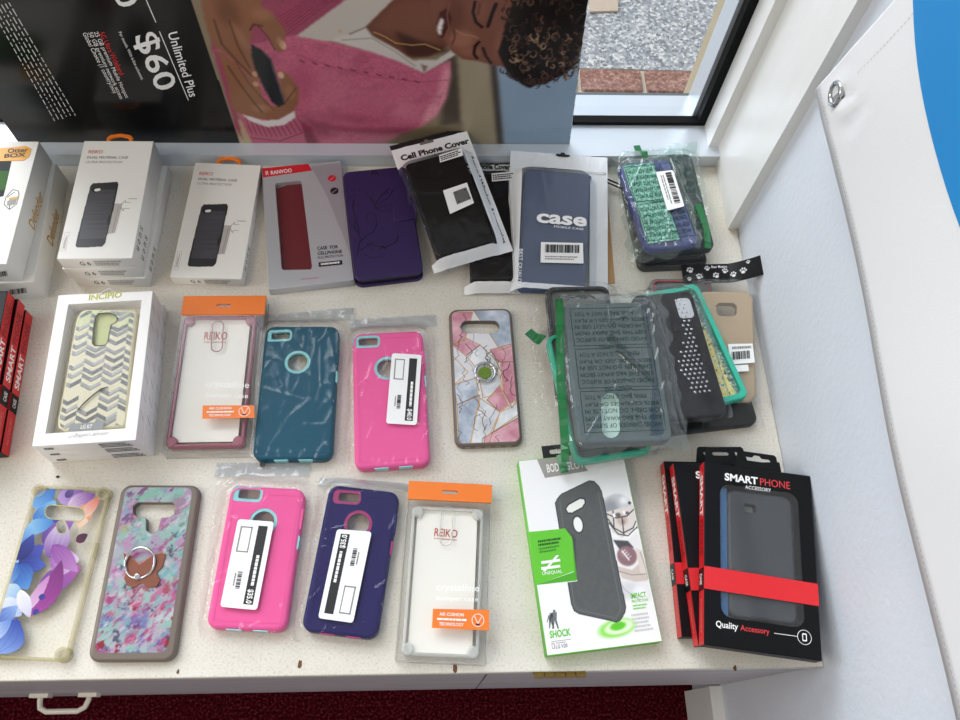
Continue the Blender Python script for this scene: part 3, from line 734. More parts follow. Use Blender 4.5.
def phone_case(th, col, ring, cx, cy, w, l, t, cam_px=None, ring_px=None, z0=0.0, r=.011, rough=.35, ang=0.0, ports=True, name='phone_case', ring_r=.0145):
    """rugged two-layer case lying on its face; positions in the thing's own plane"""
    ca, sa = math.cos(ang), math.sin(ang)
    def X(pts): return [(cx + x * ca - y * sa, cy + x * sa + y * ca) for x, y in pts]
    out = X(rrect(-w / 2, -l / 2, w / 2, l / 2, r, 8)); holes = []
    if cam_px: c0 = th.Q(*cam_px[0], z0 + t); c1 = th.Q(*cam_px[1], z0 + t); camh = [(0, 0)]
    b = MB(); cm = mat(col, rough, spec=.16); rm = mat(ring, .4)
    if cam_px:
        dx, dy = c1[0] - c0[0], c1[1] - c0[1]; L_ = math.hypot(dx, dy); a = math.atan2(dy, dx); mxp = ((c0[0] + c1[0]) / 2, (c0[1] + c1[1]) / 2); hh = L_ * .26
        def cr(sc, rr): return [(mxp[0] + x * math.cos(a) - y * math.sin(a), mxp[1] + x * math.sin(a) + y * math.cos(a)) for x, y in rrect(-L_ / 2 * sc - 0, -hh * sc, L_ / 2 * sc, hh * sc, rr)]
        cam_o, cam_i = cr(1, .005), [(mxp[0] + .0018 * math.cos(a) + (x - mxp[0]) * .72, mxp[1] + (y - mxp[1]) * .62) for x, y in cr(1, .004)]
        holes.append(cam_o)
    if ring_px:
        rc = th.Q(*ring_px, z0 + t); ro, ri = ell(rc[0], rc[1], ring_r, n=36), ell(rc[0], rc[1], ring_r * .79, n=36); holes.append(ro)
    b.prism(out, z0, z0 + t, cm, holes=holes, bev=.0035, bottom=False)
    o = b.build(name, th)
    b = MB()
    if cam_px:
        b.prism(cam_o, z0 + t - .004, z0 + t - .0006, rm, holes=[cam_i], bottom=False, mhole=rm); b.build('camera_ring', o); b = MB()
    if ring_px:
        b.prism(ro, z0 + t - .004, z0 + t - .0004, rm, holes=[ri], bottom=False, mhole=rm); b.build('logo_ring', o); b = MB()
    # moulded seams, port flaps and side buttons
    sm = mat(col, .5, spec=.2)
    def seam(x0, y0, x1, y1, wd=.0007, m=sm, h=.0004):
        q = X([(x0, y0), (x1, y1)]); d = Vector((q[1][0] - q[0][0], q[1][1] - q[0][1], 0)); n = Vector((-d.y, d.x, 0)).normalized() * wd
        A, B = Vector((*q[0], z0 + t + h)), Vector((*q[1], z0 + t + h)); bb.add([A - n, B - n, B + n, A + n, A - n - Vector((0, 0, .001)), B - n - Vector((0, 0, .001)), B + n - Vector((0, 0, .001)), A + n - Vector((0, 0, .001))], [(0, 1, 2, 3), (0, 4, 5, 1), (2, 6, 7, 3)], m)
    bb = MB()
    iw, il = w / 2 - .006, l / 2 - .008
    seam(-iw, -il, -iw, il * .72); seam(iw, -il, iw, il * .96); seam(-iw, -il, iw, -il); seam(-iw * .1, il, iw, il)
    bb.build('moulded_seam', o)
    if ports:
        for px in (-.012, .014):
            bb = MB(); q = X(rrect(px - .008, -l / 2 - .0006, px + .008, -l / 2 + .0055, .002, 3)); bb.prism(q, z0 + t * .25, z0 + t * .86, rm); bb.build('port_cover', o)
        bb = MB(); q = X(rrect(w / 2 - .003, l * .06, w / 2 + .0008, l * .06 + .014, .0015, 3)); bb.prism(q, z0 + t * .3, z0 + t * .9, rm); bb.build('side_button', o)
        bb = MB(); q = X(rrect(w / 2 - .003, l * .2, w / 2 + .0008, l * .2 + .022, .0015, 3)); bb.prism(q, z0 + t * .3, z0 + t * .93, sm); bb.build('side_button', o)
    return o

def sd_rect(x, y, cx, cy, w, l, r):
    dx = abs(x - cx) - w / 2 + r; dy = abs(y - cy) - l / 2 + r
    return math.hypot(max(dx, 0), max(dy, 0)) + min(max(dx, dy), 0) - r

def bag(th, quad, core, t, seed=0, amp=.0021, m=None, name='bag', nx=56, ny=84, z0=.0008, fall=.016, jit=.002, creases=6, top=None, folds=()):
    """clear bag drawn over its contents: quad = its four corners (local), core = (cx,cy,w,l) of what is inside"""
    m = m or BAG; cx, cy, w, l = core; vs = []; q = [Vector((*p, 0)) for p in quad]; r = random.Random(seed)
    lines = []
    for k in range(creases):
        a = r.uniform(0, math.pi); px, py = cx + r.uniform(-.6, .6) * w, cy + r.uniform(-.55, .55) * l
        lines.append((px, py, math.cos(a), math.sin(a), r.uniform(.0006, .0014), r.uniform(.0006, .0016), r.uniform(.015, .05)))
    for (a, c, hh, ww) in folds:
        L_ = math.hypot(c[0] - a[0], c[1] - a[1]); lines.append(((a[0] + c[0]) / 2, (a[1] + c[1]) / 2, (c[0] - a[0]) / L_, (c[1] - a[1]) / L_, hh, ww, L_ / 2))
    def H(x, y):
        d = sd_rect(x, y, cx, cy, w, l, .01)
        s = 1 - min(max(d / fall, 0), 1); s = s * s * (3 - 2 * s)
        h = z0 + (t + .0012) * s
        n1 = noise.noise(Vector((x * 45, y * 30, seed * 3.1))); n2 = noise.noise(Vector((x * 130, y * 90, seed * 1.7 + 5)))
        rid = (1 - abs(noise.noise(Vector((x * 70 + 9, y * 28, seed * 2.3))) * 2.4)); rid = max(rid, 0) ** 4
        out = .30 + .70 * min(max((d + .012) / .012, 0), 1)
        h += amp * out * (.7 * rid + .35 * abs(n1) + .3 * abs(n2))
        for px, py, c, s_, hh, ww, ll in lines:
            u = (x - px) * c + (y - py) * s_; v = -(x - px) * s_ + (y - py) * c
            if abs(u) < ll: h += hh * math.exp(-(v / ww) ** 2) * (1 - (u / ll) ** 2)
        return h
    for j in range(ny + 1):
        b_ = j / ny
        for i in range(nx + 1):
            a = i / nx
            p = (q[0] * (1 - a) + q[1] * a) * b_ + (q[3] * (1 - a) + q[2] * a) * (1 - b_)
            ea = min(a, 1 - a, b_, 1 - b_)
            k = max(0, 1 - ea * 20); x = p.x + k * jit * noise.noise(Vector((p.x * 60, p.y * 60, seed))) * 2; y = p.y + k * jit * noise.noise(Vector((p.y * 60, p.x * 60, seed + 9))) * 2
            vs.append((x, y, H(x, y)))
    fs = [(j * (nx + 1) + i, j * (nx + 1) + i + 1, (j + 1) * (nx + 1) + i + 1, (j + 1) * (nx + 1) + i) for j in range(ny) for i in range(nx)]
    b = MB(); b.add(vs, fs, m, smooth=True); o = b.build(name, th); o['_'] = 0; del o['_']
    return o, H

def sticker(th, px, z, name='price_sticker', price='$35.0', flip=False, seed=1, stripe=True, parent=None, bend=None):
    """white card label: black stripe with price, a ruled box and a bar code"""
    TL, TR, BR, BL = (th.P(*p, z) for p in px)
    if flip: TL, TR, BR, BL = BR, BL, TL, TR
    def at(u, v): return BL * (1 - u) * (1 - v) + BR * u * (1 - v) + TL * (1 - u) * v + TR * u * v
    b = MB(); w = (BR - BL).length; l = (TL - BL).length
    pts = [at(x / w, y / l) for x, y in rrect(0, 0, w, l, .003, 4)]
    q = [(p.x, p.y) for p in pts]; b.prism(q, z - .0006, z, STK)
    if stripe:
        def rect(u0, v0, u1, v1, m, lift=.0002): b.flat([at(u0, v0), at(u1, v0), at(u1, v1), at(u0, v1)], m, lift)
        rect(.60, .05, .86, .94, INK)
        for a, c, d, e in ((.12, .62, .16, .92), (.42, .62, .45, .92), (.12, .62, .45, .635), (.12, .905, .45, .92)): rect(a, c, d, e, INKG)
        b.text(price, at(.64, .215), at(.64, .06), at(.82, .215), WHT, .0004, bold=.03)
        b.words(at(.70, .60), at(.70, .25), at(.79, .60), WHT, seed, 1, .9, .0004, (.08, .16))
        b.bars(at(.30, .40), at(.30, .20), at(.42, .40), INK, seed, 14, .0003)
        b.words(at(.22, .38), at(.22, .24), at(.26, .38), INKG, seed + 3, 1, .9, .0003, (.1, .3))
    return b.build(name, parent or th)

# ---------------------------------------------------------------- cases in clear bags with price cards
G_BAG = 'rugged phone cases in clear bags'
def rugged(label, px, bagpx, col, ring, camp, ringp, stk=None, price='$35.0', flip=False, seed=1, flap=None):
    t = .0125; fr = Fr(px, t, t); th = Thing('packaged_phone_case', label, 'phone case', fr, G_BAG)
    phone_case(th, col, ring, 0, 0, th.w, th.l, t, camp, ringp, z0=.0006)
    th.t = t + .0006
    o, H = bag(th, [th.Q(*p, .001) for p in bagpx], (0, 0, th.w, th.l), t + .0006, seed, creases=20)
    if flap:
        (u, v) = flap; c = th.Q(u, v, .002); b = MB()
        b.prism(ell(c[0], c[1], .0032), .0042, .0046, mat('#4b4845', .5)); b.build('hang_hole', o)
    # sealed flap at the open end of the bag, cloudier than the rest
    q = [Vector((*th.Q(*p, .001), 0)) for p in bagpx]; b = MB(); n_, m_ = 40, 8; fw = max(.008, min(.016, (q[0].y + q[1].y) / 2 - th.l / 2 - .001)); vs = []
    for j in range(m_ + 1):
        for i in range(n_ + 1):
            a = i / n_; p = q[0] * (1 - a) + q[1] * a; y = p.y - fw * j / m_ ; x = p.x
            vs.append((x, y, H(x, y) + .0005 + .0008 * abs(noise.noise(Vector((x * 60, y * 160, seed * 2.2))))))
    b.add(vs, [(j * (n_ + 1) + i, (j + 1) * (n_ + 1) + i, (j + 1) * (n_ + 1) + i + 1, j * (n_ + 1) + i + 1) for j in range(m_) for i in range(n_)], film('#e9edf0', clear=.94, gloss=.05, rim=1.0, rough=.06, milk=.20), smooth=True); b.build('seal_flap', th)
    if stk: sticker(th, stk, t + .0050, price=price, flip=flip, seed=seed)
    return th
rugged('teal rugged phone case with pale aqua rings in a clear bag, no sticker', [(263, 326), (338, 326), (333, 461), (255, 458)],
       [(259, 316), (354, 308), (345, 466), (250, 464)], '#045066', '#86cfd2', ((266, 336), (292, 335)), (297.5, 362), seed=3)
rugged('pink rugged phone case bagged beside the teal one, white price card at right', [(352, 333), (422, 331), (431, 464), (355, 470)],
       [(350, 320), (436, 315), (440, 473), (349, 476)], '#ee5f9f', '#8fd3d6', ((353, 342), (380, 341)), (387, 368), [(392, 353), (421.7, 355), (416.7, 425), (386, 423.3)], '$40.0', seed=5)
rugged('pink rugged phone case in a bag in the front row with slanted price card', [(230, 485), (305, 489), (286, 633), (207, 627)],
       [(217, 463), (311, 462), (296, 641), (198, 636)], '#ee5f9f', '#8fd3d6', ((232.5, 493), (262.5, 495)), (263, 522), [(238, 519), (274, 521.7), (257, 610), (220, 606.7)], '$35.0', seed=7, flap=(263, 465))
rugged('navy blue rugged phone case with magenta rings in a clear bag', [(331, 487), (402, 490), (375, 641), (299, 629)],
       [(320, 478), (411, 484), (383, 650), (292, 640)], '#221c58', '#a3286a', ((333, 496), (361, 498)), (358, 524), [(337, 529), (371.7, 531.7), (353, 623), (318, 618)], '$35.0', flip=True, seed=9)

# ---------------------------------------------------------------- crystalline bumper case packs (clear box, orange header)
def clear_pack(label, px, casepx, insertpx, hdr_y, lab, tint, tintm, camera, logo, seed):
    t = .020; fr = Fr(px, t, t); th = Thing('clear_case_pack', label, 'phone case', fr, 'clear bumper case packs'); w, l = th.w / 2, th.l / 2
    b = MB(); b.prism([(-w, -l), (w, -l), (w, l), (-w, l)], .0004, t, CLEAR, bev=.0006)
    e = mat('#d9dcd8', .2, alpha=.35)
    for p, q in (((-w, -l), (w, -l)), ((w, -l), (w, l)), ((w, l), (-w, l)), ((-w, l), (-w, -l))):
        b.tube([(p[0], p[1], t - .0004), (q[0], q[1], t - .0004)], .00045, e, 4); b.tube([(p[0], p[1], .001), (q[0], q[1], .001)], .0004, e, 4)
    box = b.build('clear_box', th)
    # header card folded over the top
    yh = th.Q(px[0][0], hdr_y, t)[1]; b = MB(); hc = (0, (l + yh) / 2); hw = .0085
    hole = rrect(hc[0] - hw, hc[1] - .0022, hc[0] + hw, hc[1] + .0016, .0018, 4)
    hole = [(x, y + (.0022 if abs(x - hc[0]) < .0035 and y > hc[1] else 0)) for x, y in hole]
    b.prism([(-w - .0003, yh), (w + .0003, yh), (w + .0003, l + .0005), (-w - .0003, l + .0005)], t - .003, t + .0007, ORG, holes=[hole], bottom=False)
    b.build('header_card', th)
    # white insert card
    q = [th.P(*p, t * .6) for p in insertpx]; b = MB()
    xs = [p.x for p in q]; ys = [p.y for p in q]; x0, x1 = (q[0].x + q[3].x) / 2, (q[1].x + q[2].x) / 2; y0, y1 = (q[2].y + q[3].y) / 2, (q[0].y + q[1].y) / 2
    b.prism(rrect(x0, y0, x1, y1, .006), .008, .0088, mat('#f1eee4', .5))
    th.T(b, 'REIKO', logo[0], logo[1], logo[2], mat('#b5402f', .5), .0089, bold=.01)
    b.words(th.P(logo[0][0], logo[0][1] + 3, .009), th.P(logo[1][0], logo[1][1] + 3, .009), th.P(logo[0][0], logo[0][1] + 1.4, .009), mat('#c46a5c', .5), 4)
    b.build('insert_card', th)
    # the bumper case round the insert
    q = [th.P(*p, t * .7) for p in casepx]; cx0, cx1 = (q[0].x + q[3].x) / 2, (q[1].x + q[2].x) / 2; cy0, cy1 = (q[2].y + q[3].y) / 2, (q[0].y + q[1].y) / 2
    cx0 = max(cx0, -w + .001); cx1 = min(cx1, w - .001); cy0 = max(cy0, -l + .001)
    b = MB(); o_ = rrect(cx0, cy0, cx1, cy1, .009, 8); i_ = rrect(cx0 + .0034, cy0 + .0034, cx1 - .0034, cy1 - .0034, .006, 8)
    b.prism(o_, .004, .0135, tintm, holes=[i_], bev=.002)
    for yy in np.linspace(cy0 + .012, cy1 - .012, 9):
        for sx in (cx0, cx1): b.box((sx - .0003, yy, .006), (sx + .0003, yy + .0012, .0136), tintm)
    for sx in (-1, 1):
        for sy in (cy0, cy1):
            ccx = cx0 + .006 if sx < 0 else cx1 - .006; ccy = cy0 + .006 if sy == cy0 else cy1 - .006
            b.prism(ell(ccx, ccy, .0062, n=16), .004, .0142, tintm, bev=.002)
    cs = b.build('bumper_case', th)
    b = MB(); c0 = th.Q(*camera[0], .012); c1 = th.Q(*camera[1], .012); rr = .0062
    P = [(c0[0] + rr * math.cos(a), c0[1] + rr * math.sin(a), .0125) for a in (k * math.pi / 8 for k in range(9))] + [(c1[0] + rr * math.cos(a), c1[1] + rr * math.sin(a), .0125) for a in (math.pi + k * math.pi / 8 for k in range(9))]
    b.tube(P, .0006, tintm, 6, closed=True); b.build('camera_ring', cs)
    b = MB(); q = [th.P(*p, t) for p in lab]; b.flat([q[3], q[2], q[1], q[0]], ORG, .0008)
    o = Vector((q[1] - q[0])); dn = Vector(q[3] - q[0])
    A = lambda u, v: q[3] + (q[2] - q[3]) * u + (q[0] - q[3]) * v
    b.text('AIR CUSHION', A(.12, .66), A(.55, .66), A(.12, .84), WHT, .0012, bold=.02); b.words(A(.08, .42), A(.6, .42), A(.08, .54), WHT, seed, 1, .9, .0012, (.08, .2))
    b.text('TECHNOLOGY', A(.12, .14), A(.55, .14), A(.12, .32), WHT, .0012, bold=.02)
    cc = A(.80, .5); n_ = 20; R1, R2 = .0062, .0056
    b.add([cc + Vector((R1 * math.cos(k * 6.2832 / n_), R1 * math.sin(k * 6.2832 / n_), .0012)) for k in range(n_)] + [cc + Vector((R2 * math.cos(k * 6.2832 / n_), R2 * math.sin(k * 6.2832 / n_), .0012)) for k in range(n_)],
          [(k, (k + 1) % n_, (k + 1) % n_ + n_, k + n_) for k in range(n_)], WHT)
    for sx in (-1, 1): b.flat([cc + Vector((sx * .0034 - .0003, .0038, 0)), cc + Vector((0 - .0003, -.0035, 0)), cc + Vector((0 + .0004, -.0035, 0)), cc + Vector((sx * .0034 + .0004, .0038, 0))], WHT, .0012)
    b.flat([cc + Vector((-.002, -.0045, 0)), cc + Vector((.002, -.0045, 0)), cc + Vector((.0016, -.0030, 0)), cc + Vector((-.0016, -.0030, 0))], INK, .0013)
    b.build('orange_label', th)
    b = MB(); sil = mat('#fbfbf8', .3)
    p0 = lab[0]
    th.T(b, 'crystalline', (p0[0] + 3, p0[1] - 17), (p0[0] + 46, p0[1] - 15.5), (p0[0] + 3.5, p0[1] - 25.5), sil); th.T(b, 'bumper case', (p0[0] + 3, p0[1] - 7.5), (p0[0] + 45, p0[1] - 6), (p0[0] + 3.4, p0[1] - 13.5), sil)
    b.build('box_lettering', box)
    return th
clear_pack('clear box with pink-edged bumper case and orange header', [(185, 297), (264, 296), (253, 452), (160, 452)], [(181.7, 315), (253, 316), (247, 447), (164, 446)],
           [(188, 318), (247, 318), (240, 441), (170, 441)], 315, [(203, 405.7), (254, 405.7), (255, 418), (202.5, 419)], None, mat('#a05868', .2, alpha=.92), ((218, 326), (217, 347)), ((204, 340), (227, 340), (205, 332)), 1)
clear_pack('clear box with colourless bumper case and orange header, front row', [(411, 482), (491, 485), (487, 664), (393, 660)], [(413, 507), (484, 507), (479, 659), (400, 655)],
           [(420, 505), (477, 508), (473, 654), (405, 652)], 499, [(433, 609), (489, 610), (489, 630.5), (432, 628)], None, mat('#dfe0da', .15, alpha=.55), ((447, 512), (446, 540)), ((434, 536), (457, 538), (435, 528)), 2)

# ================================================================== BOXES
CARD = mat('#eceae3', .4); CARD2 = mat('#e6e4de', .45)
def edge_frame(pt, pb, z, w, t, side='R'):
    """frame from the right-hand top edge only (the rest of the box is outside the picture)"""
    A, B = onz(*pt, z), onz(*pb, z); ey = (A - B); l = np.linalg.norm(ey); ey /= l; ex = np.array([ey[1], -ey[0], 0])
    f = Fr.__new__(Fr); f.w, f.l, f.t = w, l, t; f.M = np.column_stack([ex, ey, [0, 0, 1]])
    c = (A + B) / 2 - ex * w / 2 * (1 if side == 'R' else -1); f.o = c - np.array([0, 0, t]); return f

# ---- white and gold boxes at the left edge
def gold_box(label, pt, pb, z, w, t, lid):
    th = Thing('phone_case_box', label, 'box', edge_frame(pt, pb, z, w, t), 'white and gold case boxes'); hw, hl = th.w / 2, th.l / 2
    b = box_geo(th, CARD)
    for a, c, d in lid['side']:
        b.text('Defender', th.S(*a, 0, hw), th.S(*c, 0, hw), th.S(*d, 0, hw), GOLD, .0004, bold=.01, shear=.1)
    yb = -hl
    b.bars(th.S(*lid['bar'][0], 1, yb), th.S(*lid['bar'][1], 1, yb), th.S(*lid['bar'][2], 1, yb), INK, 4, 22, .0004)
    o = b.build('carton', th)
    if lid.get('top'):
        b = MB(); q = [th.Q(*p) for p in ((-4, 153), (1, 148.5), (26, 146.3), (31.5, 149), (29, 157), (24, 160.5), (-2, 161.5), (-8, 158))]
        b.prism(q, t - .0002, t + .0006, mat('#eba51c', .4)); th.t = t + .0006
        th.T(b, 'Otter', (7.5, 153.2), (28, 152), (8, 148.8), INK, bold=.02); th.T(b, 'OTTERBOX'[5:], (4, 158), (25.5, 156.8), (5, 153.9), INK, bold=.03)
        th.t = t; b.build('yellow_emblem', th)
        # little open-box pictogram
        b = MB(); pk = [(6, 197), (13, 189.5), (18.5, 191), (19, 195.5), (16.5, 204), (9.5, 209.5), (4, 204.5), (6, 197)]
        for p, q in zip(pk[:-1], pk[1:]): b.tube([th.P(*p), th.P(*q)], .0004, INK, 4)
        b.flat([th.P(9, 201), th.P(18.5, 198.5), th.P(18.5, 196.5), th.P(9.5, 198)], GOLD, .0004)
        b.flat([th.P(7, 206), th.P(15, 204), th.P(16.5, 199.5), th.P(7.5, 201)], mat('#9b9a97', .5), .0004)
        b.tube([th.P(7, 197.5), th.P(14.5, 192)], .0004, INK, 4); b.tube([th.P(9.5, 202), th.P(9.5, 209)], .0003, INK, 4); b.build('pictogram', th)
        b = MB(); q = [th.P(*p) for p in ((-60, 162), (11.5, 161.3), (3.5, 196), (-60, 214))]
        b.prism([(p.x, p.y) for p in q], t - .0002, t + .0003, mat('#20262a', .5, spec=.2)); q = [th.P(*p) for p in ((-60, 172), (9, 171), (5, 190), (-60, 203))]
        b.prism([(p.x, p.y) for p in q], t, t + .0005, mat('#33641c', .5, spec=.2)); b.build('window', th)
    return th
gold_box('lower white box with gold writing on its side, at the left edge', (68.5, 181), (48, 289), .012, .095, .0118, dict(side=[], bar=((10, 293), (24, 296), (10.5, 288)))) if False else None
f2 = edge_frame((68.5, 182), (47.5, 298), .0, .095, .036)
f2.o = f2.o + np.array([0, 0, .036])                     # measured on the shelf, so lift back to its own base
th2 = Thing('phone_case_box', 'lower of the two white boxes with gold writing, at the left edge', 'box', f2, 'white and gold case boxes')
b = box_geo(th2, CARD); hw = th2.w / 2
b.text('Defender', th2.S(52.5, 247, 0, hw), th2.S(59.5, 214, 0, hw), th2.S(45.5, 242, 0, hw), GOLD, .0004, bold=.01, shear=.1)
b.bars(th2.S(10, 294.5, 1, -th2.l / 2), th2.S(27, 292.5, 1, -th2.l / 2), th2.S(9, 289.5, 1, -th2.l / 2), INK, 4, 22, .0004)
b.build('carton', th2)
gold_box('upper white box with yellow emblem and gold writing, at the left edge', (39, 141.5), (6.5, 264), .0725, .095, .036,
         dict(top=True, side=[((34, 231), (43.5, 197), (27, 226))], bar=((-2, 277), (8, 275.5), (-3, 272))))

# ---- white boxes showing a dark case with a card slot
def slot_box(label, px, z, t, top, group, hook=True, raise_=0.0, sideic=None, art=None):
    th = Thing('phone_case_box', label, 'box', Fr(px, z, t), group); hw, hl = th.w / 2, th.l / 2
    b = box_geo(th, CARD)
    ax = lambda u, v: (-hw + u * th.w, -hl + v * th.l)
    P3 = lambda u, v, c=t: Vector((*ax(u, v), c))
    # side pictograms (right side) and end print
    X = hw
    for k, ch in enumerate('uonS'):
        y0 = -hl + th.l * (.10 + .055 * k); b.text(ch, Vector((X, y0, t * .30)), Vector((X, y0 + .0052, t * .30)), Vector((X, y0, t * .72)), INKG, .0004, bold=.02)
    b.text('G 6', Vector((-hw + th.w * .26, -hl, t * .30)), Vector((-hw + th.w * .40, -hl, t * .30)), Vector((-hw + th.w * .26, -hl, t * .68)), INK, .0004)
    b.words(Vector((-hw + th.w * .46, -hl, t * .25)), Vector((-hw + th.w * .86, -hl, t * .25)), Vector((-hw + th.w * .46, -hl, t * .8)), INKG, 3, 3, .5, .0004)
    if top:
        b.text('REIKO', P3(.10, .885), P3(.30, .885), P3(.10, .915), mat('#cf5548', .4), bold=.0)
        b.text('DUAL MATERIAL CASE', P3(.10, .838), P3(.68, .838), P3(.10, .860), mat('#5d5b5a', .4))
        b.text('ULTRA PROTECTION', P3(.10, .797), P3(.61, .797), P3(.10, .818), mat('#9d9b99', .4))
        for pts in (((.70, .43), (.76, .475), (.76, .455), (.84, .455)), ((.70, .43), (.76, .385), (.76, .405), (.84, .405))):
            for p, q in zip(pts[:-1], pts[1:]): b.tube([P3(*p), P3(*q)], .00022, INK, 4)
        b.words(P3(.80, .482), P3(.92, .482), P3(.80, .492), INKG, 2)
        for p, q in (((.03, .06), (.09, .06)), ((.09, .06), (.09, .21)), ((.09, .21), (.03, .21)), ((.03, .21), (.03, .06))): b.tube([P3(*p), P3(*q)], .00012, INKG, 4)
        b.words(P3(.075, .08), P3(.075, .19), P3(.045, .08), INKG, 2, 2, .5)
    bx_ = b.build('carton', th)
    if top:
        # printed picture: dark brushed case with a slide-out card
        u0, u1, v0, v1 = .205, .625, .085, .635
        x0, y0 = ax(u0, v0); x1, y1 = ax(u1, v1); ik = Ink(x0, x1 + .010, y0, y1, .00045, '#eceae3')
        ik.poly([(x1 - .004, y0 + .018), (x1 + .0065, y0 + .020), (x1 + .0085, y0 + .062), (x1 - .002, y0 + .062)], '#b7b0aa')
        ik.line([(x1 + .0035, y0 + .022), (x1 + .005, y0 + .058)], .0008, '#8f8984')
        body = [(x0 + (x1 - x0) * a, y0 + (y1 - y0) * c) for a, c in ((.07, .0), (.0, .035), (.03, .5), (.06, .93), (.13, .975), (.55, .985), (.93, 1.0), (.99, .96), (.985, .5), (.95, .06), (.88, .015), (.5, .005))]
        nz = ik.noise(.03, .0008, 4, .02, 3); base = np.stack([.22 + .12 * nz, .22 + .11 * nz, .235 + .115 * nz], -1)
        ik.poly(body, base)
        cl = ik.inside(body).astype(float); yr = (ik.Y - y0) / (y1 - y0)
        ik.put((yr < .13).astype(float) * cl, '#2b2a2d'); ik.put((yr > .87).astype(float) * cl, '#323135')
        ik.line([(x0 + .002, y0 + .01), (x0 + .0015, y1 - .006)], .0012, '#1a1a1c', clip=cl); ik.line([(x1 - .001, y0 + .01), (x1 - .0005, y1 - .006)], .003, '#18181a', clip=cl)
        ik.blob(x1 - .0015, y0 + .038, .004, .009, '#2a292b', 0, 1, 4, clip=cl)
        cy_ = y1 - .0125; ik.line([(x0 + .0085, cy_), (x0 + .0125, cy_ + .0006)], .007, '#141416', clip=cl); ik.line([(x0 + .0100, cy_), (x0 + .0130, cy_ + .0005)], .0042, '#e9e6e2', clip=cl)
        bgm = ik.inside(body) | ik.inside([(x1 - .004, y0 + .018), (x1 + .0065, y0 + .020), (x1 + .0085, y0 + .062), (x1 - .002, y0 + .062)])
        ik.keep = bgm
        ik.build('printed_picture', th, lambda X_, Y_: (X_, Y_, np.full_like(X_, t + .0003)), printed(.4))
    if hook:
        hb = MB(); hz = t * (.5 if top else .5)
        p = [(-.0155, hl - .001), (-.0155, hl + .006), (-.012, hl + .010), (0, hl + .0125), (.012, hl + .010), (.0155, hl + .006), (.0155, hl - .001)]
        q = [(-.0115, hl - .001), (-.0115, hl + .0035), (-.009, hl + .0062), (0, hl + .0083), (.009, hl + .0062), (.0115, hl + .0035), (.0115, hl - .001)]
        poly = [(x + .004 * 0, y) for x, y in p] + list(reversed(q))
        hb.prism(poly, t - .0030, t - .0004, ORG, bev=.0006); hb.build('hang_hook', th)
    return th
GS = 'white boxes with printed dark case'
slot_box('bottom box of the white three-box stack, sticking out to the right', [(99, 163.5), (167, 166), (145.5, 279), (74, 277)], .0195, .0193, False, GS, hook=False)
slot_box('middle box of the white three-box stack near the left edge', [(87.5, 151.5), (157, 149), (137.5, 270), (63, 267)], .0392, .0193, False, GS, hook=False)
slot_box('top box of the white three-box stack, dark slot case pictured on it', [(83.7, 142), (153, 140), (132.5, 260), (57.5, 257)], .0590, .0193, True, GS)
slot_box('single white box with a dark slot case pictured, left of the red case box', [(194.9, 163.3), (260.8, 164.5), (241.5, 280.5), (170.5, 275.5)], .0165, .016, True, GS)

# ---- silver box with dark red case
th = Thing('phone_case_box', 'silver grey box with red banner showing a dark red case', 'box', Fr([(261.7, 168.3), (340.7, 160.7), (354, 280), (268.5, 289.5)], .0135, .013)); t = th.t; hw, hl = th.w / 2, th.l / 2
SIL = mat('#b9babd', .35, metal=.25)
cx = [th.Q(*p) for p in ((276, 183), (300, 181), (301.5, 182), (312, 266.5), (311, 269.5), (283.5, 270), (281.5, 268.5), (275, 185))]
b = box_geo(th, SIL, holes=[cx])
q = [th.P(*p) for p in ((262, 168.5), (308, 164), (312, 170.5), (263.3, 177.5))]; b.prism([(p.x, p.y) for p in q], t - .0002, t + .0004, mat('#cf1f2c', .35))
b.text('RANVOO', th.P(271, 174.8, t + .0004), th.P(292, 172.3, t + .0004), th.P(270.6, 170.9, t + .0004), WHT, .0003, bold=.02)
b.text('R', th.P(266, 175.4, t + .0004), th.P(269.3, 175, t + .0004), th.P(265.6, 171.4, t + .0004), WHT, .0003)
q = [th.P(*p) for p in ((311, 166.5), (340, 163), (350.5, 255), (327, 196))]; b.flat([q[3], q[2], q[1], q[0]], mat('#aaabb0', .3, metal=.35), .0003)
for u, v, c in ((332, 178.5, '#c8202b'), (334.5, 191, '#1c1c1e')):
    p = th.Q(u, v); b.prism(ell(p[0], p[1], .0052, n=24), t, t + .0005, mat(c, .4)); b.words(th.P(u - 5, v + 8), th.P(u + 5, v + 7.4), th.P(u - 5, v + 6.6), INKG, 2)
    b.tube([th.P(u - 2, v + 1.6, t + .0005), th.P(u + 2, v - 1.6, t + .0005)], .0004, WHT, 4)
b.text('CASE  FOR', th.P(317.4, 250.2), th.P(338.3, 248.4), th.P(317, 246.8), INK, bold=.02)
b.text('CELLPHONE', th.P(317.8, 255.2), th.P(342.2, 253), th.P(317.4, 251.8), INK, bold=.02); b.text('FULL PROTECTION', th.P(318.2, 259), th.P(343, 256.6), th.P(318, 256.6), INK)
q = [th.P(*p) for p in ((318.5, 262.6), (342, 260.2), (342.6, 264.6), (319, 267))]; b.flat([q[3], q[2], q[1], q[0]], INK, .0003); b.words(th.P(321, 265.6), th.P(340, 263.6), th.P(320.8, 263.4), WHT, 3, 1, .8, .0006)
b.words(th.P(301, 280), th.P(319, 278.4), th.P(301, 278.8), mat('#c45058', .5), 5)
b.build('carton', th)
b = MB(); c_ = [th.Q(*p, t * .45) for p in ((272, 177), (304, 173), (316, 274), (280, 276))]; b.prism(c_, .0006, t * .55, mat('#6e1c27', .32)); b.tube([th.P(277, 188, t * .55), th.P(286, 184.8, t * .55)], .0008, mat('#b9b6b6', .3), 6); b.build('phone_case', th)
